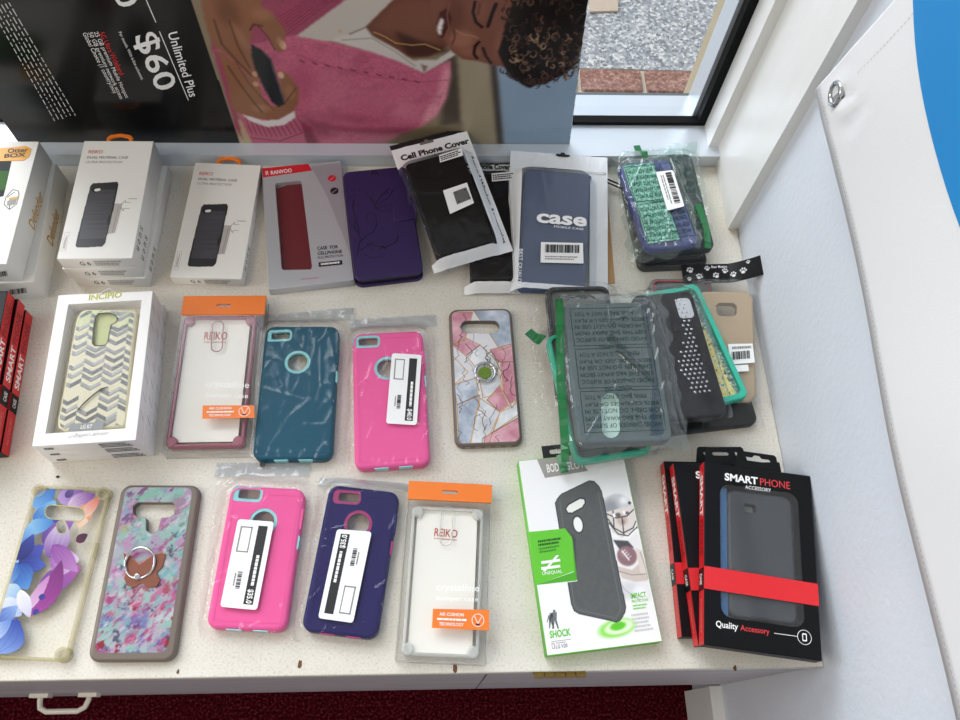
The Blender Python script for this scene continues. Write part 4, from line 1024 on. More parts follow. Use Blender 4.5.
b = MB(); b.flat([Vector((*p, t - .0006)) for p in cx[::-1]], film(clear=.98, gloss=.02, rim=.3, rough=.05, milk=.01)); b.build('clear_window', th)

# ---- purple wallet case
th = Thing('wallet_case', 'dark purple folding wallet phone case with embossed butterfly and flowers', 'phone case', Fr([(342.7, 171.7), (407.7, 166), (422.5, 271.7), (354.3, 281.7)], .019, .0185)); t = th.t; hw, hl = th.w / 2, th.l / 2
PU = mat('#2c1a50', .5, bump=(500, .15)); PUD = mat('#170c2e', .6)
b = MB(); o_ = rrect(-hw, -hl, hw, hl, .009, 6); b.prism(o_, t - .004, t, PU, bev=.0015); b.prism(rrect(-hw, -hl, hw, hl, .009, 6), .0005, .004, PU, bev=.001); b.build('cover', th)
b = MB(); b.prism(rrect(-hw + .003, -hl + .003, hw - .003, hl - .003, .008, 6), .0035, t - .0035, mat('#191027', .5)); b.prism(ell(-hw + .0045, 0, .004, hl - .012, n=30), .001, t - .001, PU) ; b.build('inner_shell', th)
b = MB(); q = [th.Q(*p) for p in ((395, 203), (413, 200.5), (415.5, 202), (417.5, 216), (416, 219), (397, 222), (393.5, 219.5), (392.5, 206))]; b.prism(q, t, t + .0018, PU, bev=.0008); b.build('clasp_strap', th)
b = MB(); r = random.Random(5)
def em(pts, wd=.00042): b.tube([th.P(u, v, t + .0001) for u, v in pts], wd, PUD, 4)
em([(374, 206), (380, 196), (388, 189), (393, 190), (389, 197), (380, 203), (374, 206)]); em([(374, 206), (378, 200), (384, 194), (389, 192)], .0003); em([(375, 208), (384, 205), (391, 205), (394, 210), (386, 212), (379, 210), (375, 208)]); em([(370, 197), (373, 203), (376, 209)], .0006)
em([(365, 191), (369, 197), (372, 201)], .0003); em([(372, 190), (373, 197), (374, 201)], .0003)
em([(357, 256), (360, 240), (357, 222), (352, 208), (354, 200)]); em([(359, 243), (366, 236), (373, 232), (377, 224), (375, 215), (368, 213), (365, 219), (369, 224)]); em([(360, 250), (370, 244), (384, 248), (396, 242), (398, 236)])
em([(358, 234), (354, 226), (356, 218)]); em([(363, 254), (372, 258), (384, 256)], .0003)
for k in range(16):
    u, v = r.choice([(352 + r.uniform(-3, 6), 192 + r.uniform(-4, 50)), (380 + r.uniform(-14, 18), 247 + r.uniform(-5, 6)), (352 + r.uniform(-4, 8), 190 + r.uniform(-5, 10))])
    p = th.Q(u, v); b.prism(ell(p[0], p[1], .0018, .0010, 10, r.uniform(0, 3)), t, t + .0002, PUD)
for k in (-1, 0, 1): em([(375 + k * 3.4, 174.5), (374.5 + k * 2.4, 171.5)], .0009)
em([(402, 206), (408, 212), (413, 207), (410, 215)], .0003)
b.build('embossing', th)

# ---- white window box with chevron case, on two more
def incipio(label, px, z, t, top):
    th = Thing('phone_case_box', label, 'box', Fr(px, z, t), 'white window boxes'); hw, hl = th.w / 2, th.l / 2; WB = mat('#efedea', .4)
    win = [th.Q(*p) for p in ((68.3, 304.5), (141.7, 300), (125.3, 428.3), (45.3, 433.7))] if top else []
    b = box_geo(th, WB, holes=[win] if top else [])
    b.words(Vector((-hw + th.w * .62, -hl, t * .15)), Vector((-hw + th.w * .93, -hl, t * .15)), Vector((-hw + th.w * .62, -hl, t * .85)), INK, 5, 3, .5, .0004)
    b.words(Vector((-hw + th.w * .08, -hl, t * .3)), Vector((-hw + th.w * .17, -hl, t * .3)), Vector((-hw + th.w * .08, -hl, t * .7)), INK, 6, 1, .7, .0004)
    r = random.Random(int(z * 1e4))
    for k in range(7):
        y = -hl + th.l * (.15 + .12 * k); b.tube([(hw + .0001, y, t * .2), (hw + .0001, y + .008, t * .8)], .00018, INKG, 4)
    if top:
        YG = mat('#a5a52a', .35, metal=.2)
        b.text('INCIPIO', th.P(88.6, 300.6), th.P(121.6, 297.6), th.P(89.4, 294.6), YG, .0003, bold=.02)
        b.text('Design Series', th.P(65, 439.4), th.P(103, 436.3), th.P(65.8, 434.4), INKG, .0003, bold=-.012, shear=.25)
    o = b.build('carton', th)
    if top:
        b = MB(); b.prism(inset(np.array(win), -.0008), .0008, .0016, mat('#cfc8b6', .6)); 
        b.build('inner_tray', th)
        # chevron case
        t2 = t - .004; cs = [(81, 311), (86, 309), (134, 309.5), (137, 312), (134, 340), (131, 372), (127, 421), (124, 427.5), (64, 431.5), (58, 428), (57, 421), (63, 390), (70, 350), (76, 318)]
        ps = [th.Q(*p, t2) for p in cs]
        hole = [th.Q(*p, t2) for p in ((95.5, 317), (99, 313.5), (109, 312.8), (116, 315.5), (117.5, 319), (116, 323), (111, 325), (108, 342), (105, 345.5), (95, 346), (92.5, 343), (93.5, 330))]
        b = MB(); bz = mat('#cfc6a2', .25, metal=.1); b.prism(ps, .003, t2, bz, holes=[hole], bev=.002)
        cas = b.build('chevron_case', th)
        b = MB(); b.tube([(x, y, t2) for x, y in hole], .0008, BLK, 6, closed=True); b.prism(hole, t2 - .004, t2 - .003, mat('#b9bf7c', .4)); b.build('camera_ring', cas)
        x0, x1 = min(p[0] for p in ps), max(p[0] for p in ps); y0, y1 = min(p[1] for p in ps), max(p[1] for p in ps)
        ik = Ink(x0, x1, y0, y1, .0005, '#cfc8aa'); ik.keep = ik.inside(inset(np.array(ps), .0022)) & ~ik.inside(hole)
        gr = np.clip((ik.Y - y0) / (y1 - y0), 0, 1); ik.put(np.clip(gr - .72, 0, 1) * 2.2, '#a8bd62')
        r = random.Random(12); pitch = .0205; nrow = 17
        for row in range(nrow):
            for c in range(-1, 5):
                if r.random() < .12: continue
                xc = x0 + .008 + c * pitch + (.0 if c % 2 else 0); yc = y0 - .004 + row * .0095 + (0.0047 if c % 2 else 0) + r.uniform(-.002, .002)
                hh = .0062; wd = .0046; L1 = [(xc - pitch / 2, yc + hh), (xc, yc), (xc, yc - wd), (xc - pitch / 2, yc + hh - wd)]; R1 = [(xc, yc), (xc + pitch / 2, yc + hh), (xc + pitch / 2, yc + hh - wd), (xc, yc - wd)]
                ik.poly(L1, r.choice(['#6f706f', '#8a8a87', '#5f6060'])); ik.poly(R1, r.choice(['#a5a49e', '#868683', '#575858']))
                ik.line([(xc - pitch / 2, yc + hh - wd), (xc, yc - wd), (xc + pitch / 2, yc + hh - wd)], .0008, '#57564f')
        ik.build('chevron_print', cas, lambda X_, Y_: (X_, Y_, np.full_like(X_, t2 + .0003)), printed(.3))
        b = MB(); q = [th.P(*p, t2 + .0015) for p in ((70, 424), (104, 421.5), (103, 429.5), (68, 432))]; b.flat([q[3], q[2], q[1], q[0]], mat('#8a8a88', .4)); b.text('LG K7', q[3] + (q[2] - q[3]) * .34 + (q[0] - q[3]) * .25, q[3] + (q[2] - q[3]) * .66 + (q[0] - q[3]) * .25, q[3] + (q[2] - q[3]) * .34 + (q[0] - q[3]) * .75, WHT, .0003, bold=.02); b.build('model_tag', th)
        b = MB(); b.tube([th.P(u, v, t2 + .002) for u, v in ((78, 410), (84, 403), (93, 395), (101, 389), (108, 387))], .0007, BLK, 6); b.build('stylus_loop', th)
        b = MB(); b.flat([Vector((*p, t - .0006)) for p in win[::-1]], film(clear=.98, gloss=.012, rim=.3, rough=.15, milk=.01)); b.build('clear_window', th)
        b = MB(); b.tube([(-.014, hl - .0005, t * .7), (0, hl + .009, t * .7), (.014, hl - .0005, t * .7)], .0007, mat('#e8e8e6', .2), 6); b.build('hang_loop', th)
    return th
incipio('lowest of the stacked white window boxes, mostly hidden', [(66, 309), (163, 303), (149, 451.5), (47, 456.5)], .0175, .0172, False)
incipio('middle one of the stacked white window boxes', [(60, 304), (157.5, 298), (143, 446), (40, 451)], .0352, .0172, False)
incipio('top white window box showing a silver chevron-pattern case', [(59, 296.3), (153.8, 289.5), (135, 440.8), (31, 445.8)], .0535, .018, True)

# ---- flat black and red window boxes (right stack and left stack)
GB = 'black and red phone accessory boxes'
def smart(label, fr, group, side, full, tab=True, tray='#3f4246'):
    th = Thing('phone_accessory_box', label, 'box', fr, group); w, l, t = th.w, th.l, th.t; hw, hl = w / 2, l / 2; sg = -1 if side == 'L' else 1
    ax = lambda u, v, c=t: Vector((-hw + u * w, -hl + v * l, c))
    win = rrect(-hw + w * .145, -hl + l * .15, -hw + w * .87, -hl + l * .885, .011, 6)
    b = box_geo(th, mat('#0c0c0e', .38, spec=.2), holes=[win] if full else [])
    b.flat([(-hw, hl, .0004), (-hw, -hl, .0004), (-hw, -hl, t - .0002), (-hw, hl, t - .0002)], REDM, .0002) if sg < 0 else b.flat([(hw, -hl, .0004), (hw, hl, .0004), (hw, hl, t - .0002), (hw, -hl, t - .0002)], REDM, .0002)
    b.flat([ax(0, .28), ax(1, .28), ax(1, .40), ax(0, .40)], REDM, .0002) if not full else None
    # end faces are black
    for yy, s_ in ((-hl, -1), (hl, 1)):
        b.flat([(-hw * s_ * -1, yy, .0003), (hw * s_ * -1, yy, .0003), (hw * s_ * -1, yy, t - .0003), (-hw * s_ * -1, yy, t - .0003)], mat('#101012', .4, spec=.2), .0003)
    # spine print
    X = sg * hw
    def sp_(u0, u1, c0, c1):       # reads from the top of the box down on the left spine, upward on the right
        if sg < 0: return Vector((X, hl - l * u0, c1 * t)), Vector((X, hl - l * u1, c1 * t)), Vector((X, hl - l * u0, c0 * t))
        return Vector((X, -hl + l * u0, c1 * t)), Vector((X, -hl + l * u1, c1 * t)), Vector((X, -hl + l * u0, c0 * t))
    if sg < 0:
        A = lambda u0, u1, lo, hi: (Vector((X, hl - l * u0, t * lo)), Vector((X, hl - l * u1, t * lo)), Vector((X, hl - l * u0, t * hi)))
        b.text('SMART', *A(.07, .31, .2, .8), WHT, .0004, bold=.03); b.text('PHONE', *A(.33, .53, .2, .8), mat('#7a1016', .4), .0004)
        b.flat([(X, hl - l * .6, 0.0004), (X, hl - l * .72, 0.0004), (X, hl - l * .72, t - .0004), (X, hl - l * .6, t - .0004)][::1], mat('#0c0c0e', .38, spec=.2), .0004)
        b.text('CASE', *A(.63, .69, .3, .7), WHT, .0008, bold=.02); b.text('ACCESSORY', *A(.76, .94, .35, .65), mat('#e58a86', .4), .0004)
    else:
        A = lambda u0, u1, lo, hi: (Vector((X, -hl + l * u0, t * lo)), Vector((X, -hl + l * u1, t * lo)), Vector((X, -hl + l * u0, t * hi)))
        b.text('SMART', *A(.44, .68, .2, .8), WHT, .0004, bold=.03); b.text('PHONE', *A(.70, .92, .2, .8), mat('#5c0d12', .4), .0004)
        b.flat([(X, -hl + l * .28, .0004), (X, -hl + l * .40, .0004), (X, -hl + l * .40, t - .0004), (X, -hl + l * .28, t - .0004)], mat('#0c0c0e', .38, spec=.2), .0004)
        b.text('CASE', *A(.31, .37, .3, .7), WHT, .0008, bold=.02); b.text('ACCESSORY', *A(.06, .24, .35, .65), mat('#e58a86', .4), .0004)
    if full or side == 'L':
        b.text('SMART', ax(.19, .905), ax(.50, .905), ax(.19, .95), WHT, bold=.035); b.text('PHONE', ax(.52, .905), ax(.80, .905), ax(.52, .948), mat('#d23a3c', .35))
        b.text('ACCESSORY', ax(.38, .872), ax(.62, .872), ax(.38, .893), WHT, bold=.005)
    if full:
        b.text('Quality', ax(.10, .085), ax(.29, .085), ax(.10, .128), WHT, bold=.015); b.text('Accessory', ax(.31, .085), ax(.56, .085), ax(.31, .124), mat('#d23a3c', .35), bold=.01)
        b.flat([ax(.60, .103), ax(.795, .103), ax(.795, .106), ax(.60, .106)], WHT, .0003); c = ax(.86, .105); R = .0066
        b.tube([c + Vector((R * math.cos(a), R * math.sin(a), 0)) for a in (k * math.pi / 16 for k in range(32))], .0003, WHT, 4, closed=True)
        q = rrect(-.0022, -.0036, .0022, .0036, .001, 3); qi = rrect(-.0014, -.0024, .0014, .0024, .0005, 3)
        b.prism([(c.x + x, c.y + y) for x, y in q], t, t + .0003, WHT, holes=[[(c.x + x, c.y + y) for x, y in qi]])
    o = b.build('carton', th)
    if full:
        b = MB(); b.prism(rrect(-hw + w * .09, -hl + l * .11, -hw + w * .92, -hl + l * .92, .011, 6), .001, .0018, mat('#24313d', .4)); b.build('inner_tray', th)
        b = MB(); hx = (-hw + w * .38, -hl + l * .745); hole = rrect(hx[0], hx[1], hx[0] + .0125, hx[1] + .009, .002, 4)
        b.prism(rrect(-hw + w * .225, -hl + l * .165, -hw + w * .83, -hl + l * .865, .009, 6), .003, t - .004, mat('#3c3f43', .45, spec=.25, bump=(900, .2)), holes=[hole], bev=.003)
        b.prism(hole, .002, .0026, mat('#b9bcbc', .4))
        b.build('phone_case', th)
        b = MB(); b.box((-hw + w * .15, -hl + l * .16, .002), (-hw + w * .222, -hl + l * .87, t - .0055), mat('#1c5f92', .3)); b.build('blue_backing_card', th)
        b = MB(); b.flat([Vector((x, y, t - .0005)) for x, y in win], film(clear=.93, gloss=.03, rim=.4, rough=.08, milk=.03)); b.build('clear_window', th)
        b = MB(); b.prism([tuple(ax(u, v)[:2]) for u, v in ((-.002, .285), (1.002, .275), (1.002, .392), (-.002, .405))], t - .0001, t + .0006, mat('#d8222a', .35)); b.build('red_band', th)
    if tab:
        b = MB(); c = .0; y0, y1 = hl - .001, hl + .018; tw = .0205; hc = (c, (y0 + y1) / 2 + .002)
        hole = [(c + x, hc[1] + y) for x, y in ((-.0125, -.0022), (.0125, -.0022), (.0145, 0), (.0125, .0018), (.005, .0018), (.0025, .0046), (-.0025, .0046), (-.005, .0018), (-.0125, .0018), (-.0145, 0))]
        b.prism([(c - tw - .003, y0), (c + tw + .003, y0), (c + tw, y1 - .002), (c + tw - .002, y1), (c - tw + .002, y1), (c - tw, y1 - .002)], t - .0012, t - .0004, mat('#0c0c0e', .38, spec=.2), holes=[hole]); b.build('hang_tab', th)
    return th
T_ = .0165
smart('bottom box of the black and red stack on the right', Fr([(662, 461), (769, 464), (801, 640), (684, 634.5)], .0172, T_), GB, 'L', False)
smart('middle box of the black and red stack on the right', Fr([(671.5, 462.5), (778, 463), (818, 645), (700.5, 643)], .0350, T_), GB, 'L', False)
smart('top box of the black and red stack on the right, dark case in window', Fr([(705, 462.8), (811.6, 475.6), (821, 660.6), (703.4, 644.3)], .0528, T_), GB, 'L', True)
for lab, pt, pb, z in (('bottom box of the red-spined stack at the left edge', (26, 310), (1, 452), .0172), ('middle box of the red-spined stack at the left edge', (18, 299), (-9, 447), .0350), ('top box of the red-spined stack at the left edge', (7.4, 291), (-20, 440), .0528)):
    smart(lab, edge_frame(pt, pb, z, .105, T_), GB, 'R', False, tab=False)

# ---- white and green box with footballer
th = Thing('phone_case_box', 'white and green box picturing a grey phone case and a footballer', 'box', Fr([(518, 461), (623, 450), (662, 641.5), (547, 656)], .0185, .018)); t = th.t; hw, hl = th.w / 2, th.l / 2
GRN = mat('#62c22c', .4); b = box_geo(th, mat('#f0efee', .35), mside=GRN)
def poly(pts, m, lift=.0003): q = [th.P(*p) for p in pts]; b.flat([Vector(p) for p in q][::-1] if ((q[1] - q[0]).cross(q[2] - q[0])).z < 0 else q, m, lift)
poly([(537, 459.5), (577, 455.5), (588, 471), (545, 478)], mat('#9b9791', .4))
poly([(529, 532), (565, 528.6), (572, 538), (574.5, 571), (536, 585)], GRN)
poly([(565, 528.6), (567, 528.4), (576, 538), (577, 580.5), (536, 585), (574, 572)], mat('#4da822', .4), .0002)
th.T(b, 'BODY', (547.5, 473), (563.5, 470.8), (546, 464.6), WHT, bold=.02, lift=.0007); th.T(b, 'GLOVE', (566, 470.5), (588, 467.8), (564.5, 462.5), WHT, bold=.02, lift=.0007)
b.words(th.P(538.5, 547), th.P(563, 543.5), th.P(537.5, 540), mat('#1f5a12', .4), 3, 2, .6, .0007); b.words(th.P(539.5, 554), th.P(561, 550.5), th.P(538.8, 547.5), mat('#3a8a22', .4), 4, 2, .5, .0007)
for k in (0, 1): poly([(541, 561.3 + k * 6), (560, 558.8 + k * 6), (560.4, 561.6 + k * 6), (541.4, 564.2 + k * 6)], WHT, .0006)
poly([(542.5, 571.5), (545.5, 571.5), (559, 555.5), (556, 555.5)], WHT, .0007)
th.T(b, 'UNEQUAL', (542.5, 576), (562.5, 573.3), (542, 572.2), WHT, bold=.01, lift=.0006)
th.T(b, 'SHOCK', (550, 638.5), (571, 635.6), (549.3, 631), GRN, bold=.03); poly([(551, 641.5), (571, 639), (571.1, 639.5), (551, 642)], INKG)
th.T(b, 'LG V20', (556, 648.8), (567.5, 647.2), (555.7, 645), GREY, bold=.01); b.words(th.P(556, 643.8), th.P(566, 642.6), th.P(556, 642.6), INKG, 2)
for p, q in (((551.8, 643.5), (554, 643.2)), ((554, 643.2), (554.7, 648.4)), ((554.7, 648.4), (552.5, 648.8)), ((552.5, 648.8), (551.8, 643.5))): b.tube([th.P(*p), th.P(*q)], .00025, GREY, 4)
th.T(b, 'IMPACT', (631, 599), (646.4, 597), (630.2, 593.5), GRN, bold=.03); th.T(b, 'PROTECTION', (632, 603), (648, 601), (631.6, 600.2), GRN, bold=.02)
b.words(th.P(633.5, 610.5), th.P(648.5, 608.5), th.P(632.5, 604.5), mat('#7fce55', .4), 3, 2, .55); b.words(th.P(635, 633), th.P(654, 630.5), th.P(631, 613.5), mat('#c7c9c4', .4), 9, 5, .55)
for dx, s_ in ((0, 1), (-3.6, .8)):
    u, v = 554 + dx, 628
    B2 = lambda a, c: (u + a * s_, v + c * s_ + (1 - s_) * -2)
    poly([B2(-1.2, -18), B2(1.2, -18.2), B2(1.4, -15.8), B2(-1, -15.6)], GREY); poly([B2(-2.6, -15.4), B2(2.8, -15.8), B2(2.6, -8), B2(-1.6, -7.6)], GREY); poly([B2(-1.6, -8), B2(.6, -8), B2(-.6, 1), B2(-1.8, 1)], GREY); poly([B2(.4, -8), B2(2.6, -8), B2(5, .6), B2(3.6, .8)], GREY); poly([B2(-2.6, -15), B2(-1.6, -15), B2(-3.8, -6), B2(-4.6, -7)], GREY)
b.build('carton', th)
x0, y0 = th.Q(560, 655)[0] - .03, -hl + .002; ik = Ink(-hw + .002, hw - .001, y0, hl - .004, .0005, '#f0efee')
PL = lambda pts: [th.Q(*p) for p in pts]
def IP(pts, c, soft=0, alpha=1.0, clip=None): ik.poly(PL(pts), c, soft, alpha, clip=clip)
def IB(u, v, ru, rv, c, alpha=1.0, hard=1.5, ang=0): x, y = th.Q(u, v); ik.blob(x, y, ru * .00107, rv * .00115, c, ang, alpha, hard)
def IL(pts, w_, c, alpha=1.0): ik.line(PL(pts), w_ * .00107, c, .0002, alpha)
# green glow under the case
IB(617, 628, 22, 9, '#8fdc5a', 1, 2.5, .13); IB(619, 627, 16.5, 6.5, '#dff5cd', 1, 3, .13); IB(618, 626, 10, 4.5, '#5fc426', 1, 2, .13)
# footballer: helmet, face guard, arm, ball
IB(618, 507, 16, 14, '#c9cacc', 1, 4); IB(611, 508, 12, 13, '#8e9093', .9, 1.3); IB(624, 500, 7, 6, '#f2f2f3', .9, 1.2); IP([(606, 512), (633, 505), (636, 512), (634, 530), (622, 538), (612, 532)], '#dcd3cd', 1)
IB(622, 520, 8, 7, '#bda79c', .9); IB(618, 515, 4, 3, '#5c504c', .9); IB(627, 513, 3, 2, '#5c504c', .9); IB(623, 522, 2.4, 3, '#8d7468', .8)
for pts in ([(607, 514), (616, 518), (627, 516), (635, 508)], [(608, 519), (614, 528), (623, 533), (633, 528), (637, 519)], [(609, 523), (618, 534), (628, 536), (638, 526)], [(622, 518), (624, 535)], [(634, 508), (638, 518), (637, 528)], [(613, 511), (614, 527)]): IL(pts, 1.1, '#3b3b3e')
IB(629.5, 503, 1.8, 1.8, '#3b3b3e', 1, 3); IB(614, 515.5, 1.5, 2.4, '#eeeeee', 1, 3); IB(624, 512.5, 1.5, 2.4, '#eeeeee', 1, 3)
IP([(613, 537), (628, 540), (637, 532), (642, 548), (648, 565), (655, 590), (650, 600), (622, 600), (618, 560)], '#e6e4e3', 2); IP([(613, 540), (628, 541), (634, 548), (620, 550)], '#4c4b4e', 1)
IB(627, 556, 11, 10, '#8d6c70', 1, 4, .3); IB(624, 553, 6, 6, '#a98a8c', .7); IL([(622, 551), (629, 560)], 1.2, '#eae4e2'); 
for k in range(4): IL([(622 + 2 * k, 554.5 + 2 * k - 2), (625 + 2 * k, 552 + 2 * k - 2)], .6, '#eae4e2')
IP([(617, 566), (632, 570), (643, 560), (648, 570), (649, 580), (636, 582), (622, 578)], '#cdbfb5', 1); IP([(636, 548), (645, 552), (650, 578), (640, 572)], '#d9cdc4', 1); IL([(618, 571), (632, 575), (646, 574)], .8, '#94857d'); IL([(640, 552), (645, 566), (648, 578)], .8, '#a4958c')
IB(628, 590, 16, 10, '#c9c9cb', .6); IB(640, 592, 10, 8, '#efefef', .8); IL([(618, 580), (625, 590), (640, 600)], 1.2, '#b2b2b4', .7)
# the pictured grey case
body = [(557, 499), (561, 494), (589, 480.5), (594, 481), (599, 486), (602, 492), (626, 607), (625, 613), (620, 621), (616, 622.5), (611, 621), (579, 614), (574, 611), (571, 604), (556, 509), (555, 503)]
bp = ik.inside(PL(body)).astype(float); nz = ik.noise(.004, .004, 3, .5, 3)
ik.put(ik.blur(bp, 1), '#555756'); ik.put(bp * np.clip((nz - .35), 0, 1), '#7b7266', .4)
ik.line(PL(body + body[:1]), .0016, '#2f3131', 0, 1, clip=bp); IL([(560, 502), (574, 604), (578, 610), (616, 618), (621, 609), (598, 492)], .9, '#6a6d6c')
IP([(565, 509), (568, 504), (580, 497.5), (585, 498), (586, 503), (583, 508), (572, 514), (567, 514)], '#2e3030'); IP([(566.3, 509), (569, 505), (580, 499), (584, 499.5), (584.6, 503), (582, 507), (572, 512.5), (568, 512.5)], '#e9e9e2')
IB(578, 524.5, 6, 9, '#2e3030', 1, 6); IB(578, 524.5, 4.8, 7.6, '#efefea', 1, 6)
base_ = ik.rgb('#f0efee'); dd = np.abs(ik.A - base_).sum(-1) > .012; gm = ik.inside(PL([(520, 533), (565, 528.6), (572, 538), (577, 581), (530, 586)]))
ik.keep = dd & ~gm
ik.build('printed_picture', th, lambda X_, Y_: (X_, Y_, np.full_like(X_, t + .0002)), printed(.35))
b = MB(); c = -.012
b.prism([(c - .018, hl - .001), (c + .018, hl - .001), (c + .018, hl + .014), (c - .018, hl + .014)], t - .0016, t - .0008, BLK, holes=[rrect(c - .010, hl + .004, c + .010, hl + .009, .002, 4)]); b.build('hang_tab', th)

# ================================================================== LOOSE PRINTED CASES
def loose(label, px, t, edge, art, holes, group=None, artin=.003, backm=None, bev=.003):
    th = Thing('printed_phone_case', label, 'phone case', Fr(px, t, t), group); hw, hl = th.w / 2, th.l / 2
    o_ = rrect(-hw, -hl, hw, hl, .0105, 8); hs = [[th.Q(*p) for p in h] for h in holes]
    b = MB(); b.prism(o_, .0003, t, edge, holes=hs, bev=bev, bottom=False)
    sh = b.build('case_shell', th)
    return th, o_, hs, sh
def capsule(p, q, r, n=8):
    """outline round two photo points, radius r in pixels"""
    dx, dy = q[0] - p[0], q[1] - p[1]; a = math.atan2(dy, dx)
    return [(p[0] + r * math.cos(a + math.pi / 2 + math.pi * k / n), p[1] + r * math.sin(a + math.pi / 2 + math.pi * k / n)) for k in range(n + 1)] + \
           [(q[0] + r * math.cos(a - math.pi / 2 + math.pi * k / n), q[1] + r * math.sin(a - math.pi / 2 + math.pi * k / n)) for k in range(n + 1)]
def inkpx(th, ik):
    Q = lambda u, v: th.Q(u, v)
    return (lambda pts, c, soft=0, alpha=1.0, clip=None: ik.poly([Q(*p) for p in pts], c, soft, alpha, clip)), \
           (lambda pts, w_, c, alpha=1.0, soft=.0002, clip=None: ik.line([Q(*p) for p in pts], w_ * .00104, c, soft, alpha, clip)), \
           (lambda u, v, ru, rv, c, alpha=1.0, hard=1.5, ang=0, clip=None: ik.blob(*Q(u, v), ru * .00104, rv * .00108, c, ang, alpha, hard, clip))
T8 = .0085
def ring_grip(th, u, v, z, r, back):
    c = th.Q(u, v, z); b = MB(); b.prism(ell(c[0], c[1], r * .66, n=30), z - .0002, z + .0012, back, bev=.0004); o = b.build('ring_base', th)
    b = MB(); b.tube([(c[0] + r * math.cos(a), c[1] + r * math.sin(a), z + .0028) for a in (k * math.pi / 16 for k in range(32))], .0016, mat('#c3c4c6', .15, metal=1), 8, closed=True)
    b.build('finger_ring', th); return c

# ---- marble case with pink and gold geometry
th, o_, hs, sh = loose('marble and pink geometric phone case with ring grip, lying uncovered', [(447, 308.5), (511, 308.5), (523.5, 444), (456.5, 447)], T8, mat('#6f6259', .3, alpha=.93),
                       None, [capsule((467, 327), (493, 327), 6.2)])
hw, hl = th.w / 2, th.l / 2; ik = Ink(-hw, hw, -hl, hl, .00045, '#dbd9dc'); A, Bl, Bb = inkpx(th, ik)
n1 = ik.noise(.02, .02, 8, .3); n2 = ik.noise(.011, .011, 17, .1)
cells = [([(450, 312), (473, 312), (465, 340), (452, 345)], 'p'), ([(473, 310), (511, 310), (515, 345), (500, 350), (487, 330)], 'b'), ([(452, 345), (466, 338), (480, 345), (466, 356)], 'p'), ([(490, 350), (515, 343), (518, 362), (498, 362)], 'p'),
         ([(452, 355), (468, 372), (454, 385)], 'w'), ([(454, 385), (476, 378), (478, 395), (457, 405)], 'b'), ([(478, 372), (497, 368), (504, 392), (483, 398)], 'w'), ([(487, 400), (500, 385), (510, 408), (500, 412)], 'p'),
         ([(500, 362), (518, 362), (522, 392), (512, 408), (503, 390)], 'p'), ([(457, 405), (480, 395), (470, 446), (459, 446)], 'b'), ([(480, 398), (500, 412), (488, 446), (470, 446)], 'w'), ([(484, 438), (523, 412), (524, 446), (484, 446)], 'p'), ([(500, 412), (523, 395), (523, 415), (490, 434)], 'w'),
         ([(466, 356), (480, 345), (498, 362), (480, 372)], 'w')]
for pts, k in cells:
    c1, c2 = {'p': ('#bb7486', '#e2b4bd'), 'b': ('#8b97aa', '#cfd5de'), 'w': ('#bdbfc4', '#eeeeee')}[k]
    m = np.clip((n1 * .6 + n2 * .4 - .3) * 2.4, 0, 1)[..., None]; A(pts, ik.rgb(c1) * (1 - m) + ik.rgb(c2) * m)
r = random.Random(4)
for pts, k in cells:
    for p, q in zip(pts, pts[1:] + pts[:1]): Bl([p, q], 1.0, r.choice(['#b08a54', '#c9a36c', '#8a6848']))
for s_ in range(34):
    u, v = r.uniform(452, 516), r.uniform(312, 440); pts = [(u, v)]
    for k in range(7): u += r.uniform(-4, 4); v += r.uniform(1, 4.5); pts.append((u, v))
    Bl(pts, r.uniform(.4, .9), r.choice(['#3c3532', '#6b4a35', '#23211f', '#8d8f96']), .8, .0001)
ik.build('printed_back', th, lambda X_, Y_: (X_, Y_, np.full_like(X_, T8 + .0002)), printed(.2), clipto=inset(np.array(o_), .0032), holes=hs)
ring_grip(th, 485, 373, T8 + .0002, .0115, mat('#6f8a35', .12, metal=.6))
b = MB()
for k in range(5): b.box((-hw * .7 + k * hw * .3, -hl - .0003, .002), (-hw * .7 + k * hw * .3 + .006, -hl + .002, .006), mat('#8d8078', .3))
b.build('port_cover', th)

# ---- watercolour case with butterfly ring grip
th, o_, hs, sh = loose('grey-edged watercolour phone case with a butterfly ring grip, front row', [(121.5, 485), (201, 484.5), (173.5, 662), (86.5, 661.5)], T8, mat('#75695f', .32, alpha=.95),
                       None, [[(133, 506), (138, 502.5), (172, 502.5), (176, 506), (174, 514), (170, 517), (161, 518), (158, 530), (152, 534.5), (146, 530), (146, 518), (137, 517), (133, 513)]])
hw, hl = th.w / 2, th.l / 2; ik = Ink(-hw, hw, -hl, hl, .00045, '#a9bcbd'); A, Bl, Bb = inkpx(th, ik)
def layer(seed, sx, sy, ang, c, lo, hi, al=1.0, region=None):
    n = ik.noise(sx * .42, sy * 1.15, seed, ang, 6) * .72 + ik.noise(.02, .016, seed + 40, ang, 2) * .28; m = np.clip((n - lo) / (hi - lo), 0, 1)
    if region is not None: m = m * region
    ik.put(m, c, al)
yr = np.clip((ik.Y + hl) / (2 * hl), 0, 1); xr = np.clip((ik.X + hw) / (2 * hw), 0, 1)
layer(1, .03, .012, .7, '#a9cfc6', .4, .6); layer(2, .035, .01, .75, '#c9c2cf', .45, .6); layer(3, .03, .009, .8, '#8fd0b4', .52, .66, .9, np.clip((yr - .5) * 4, 0, 1)); layer(4, .03, .008, .75, '#caa0c4', .5, .64)
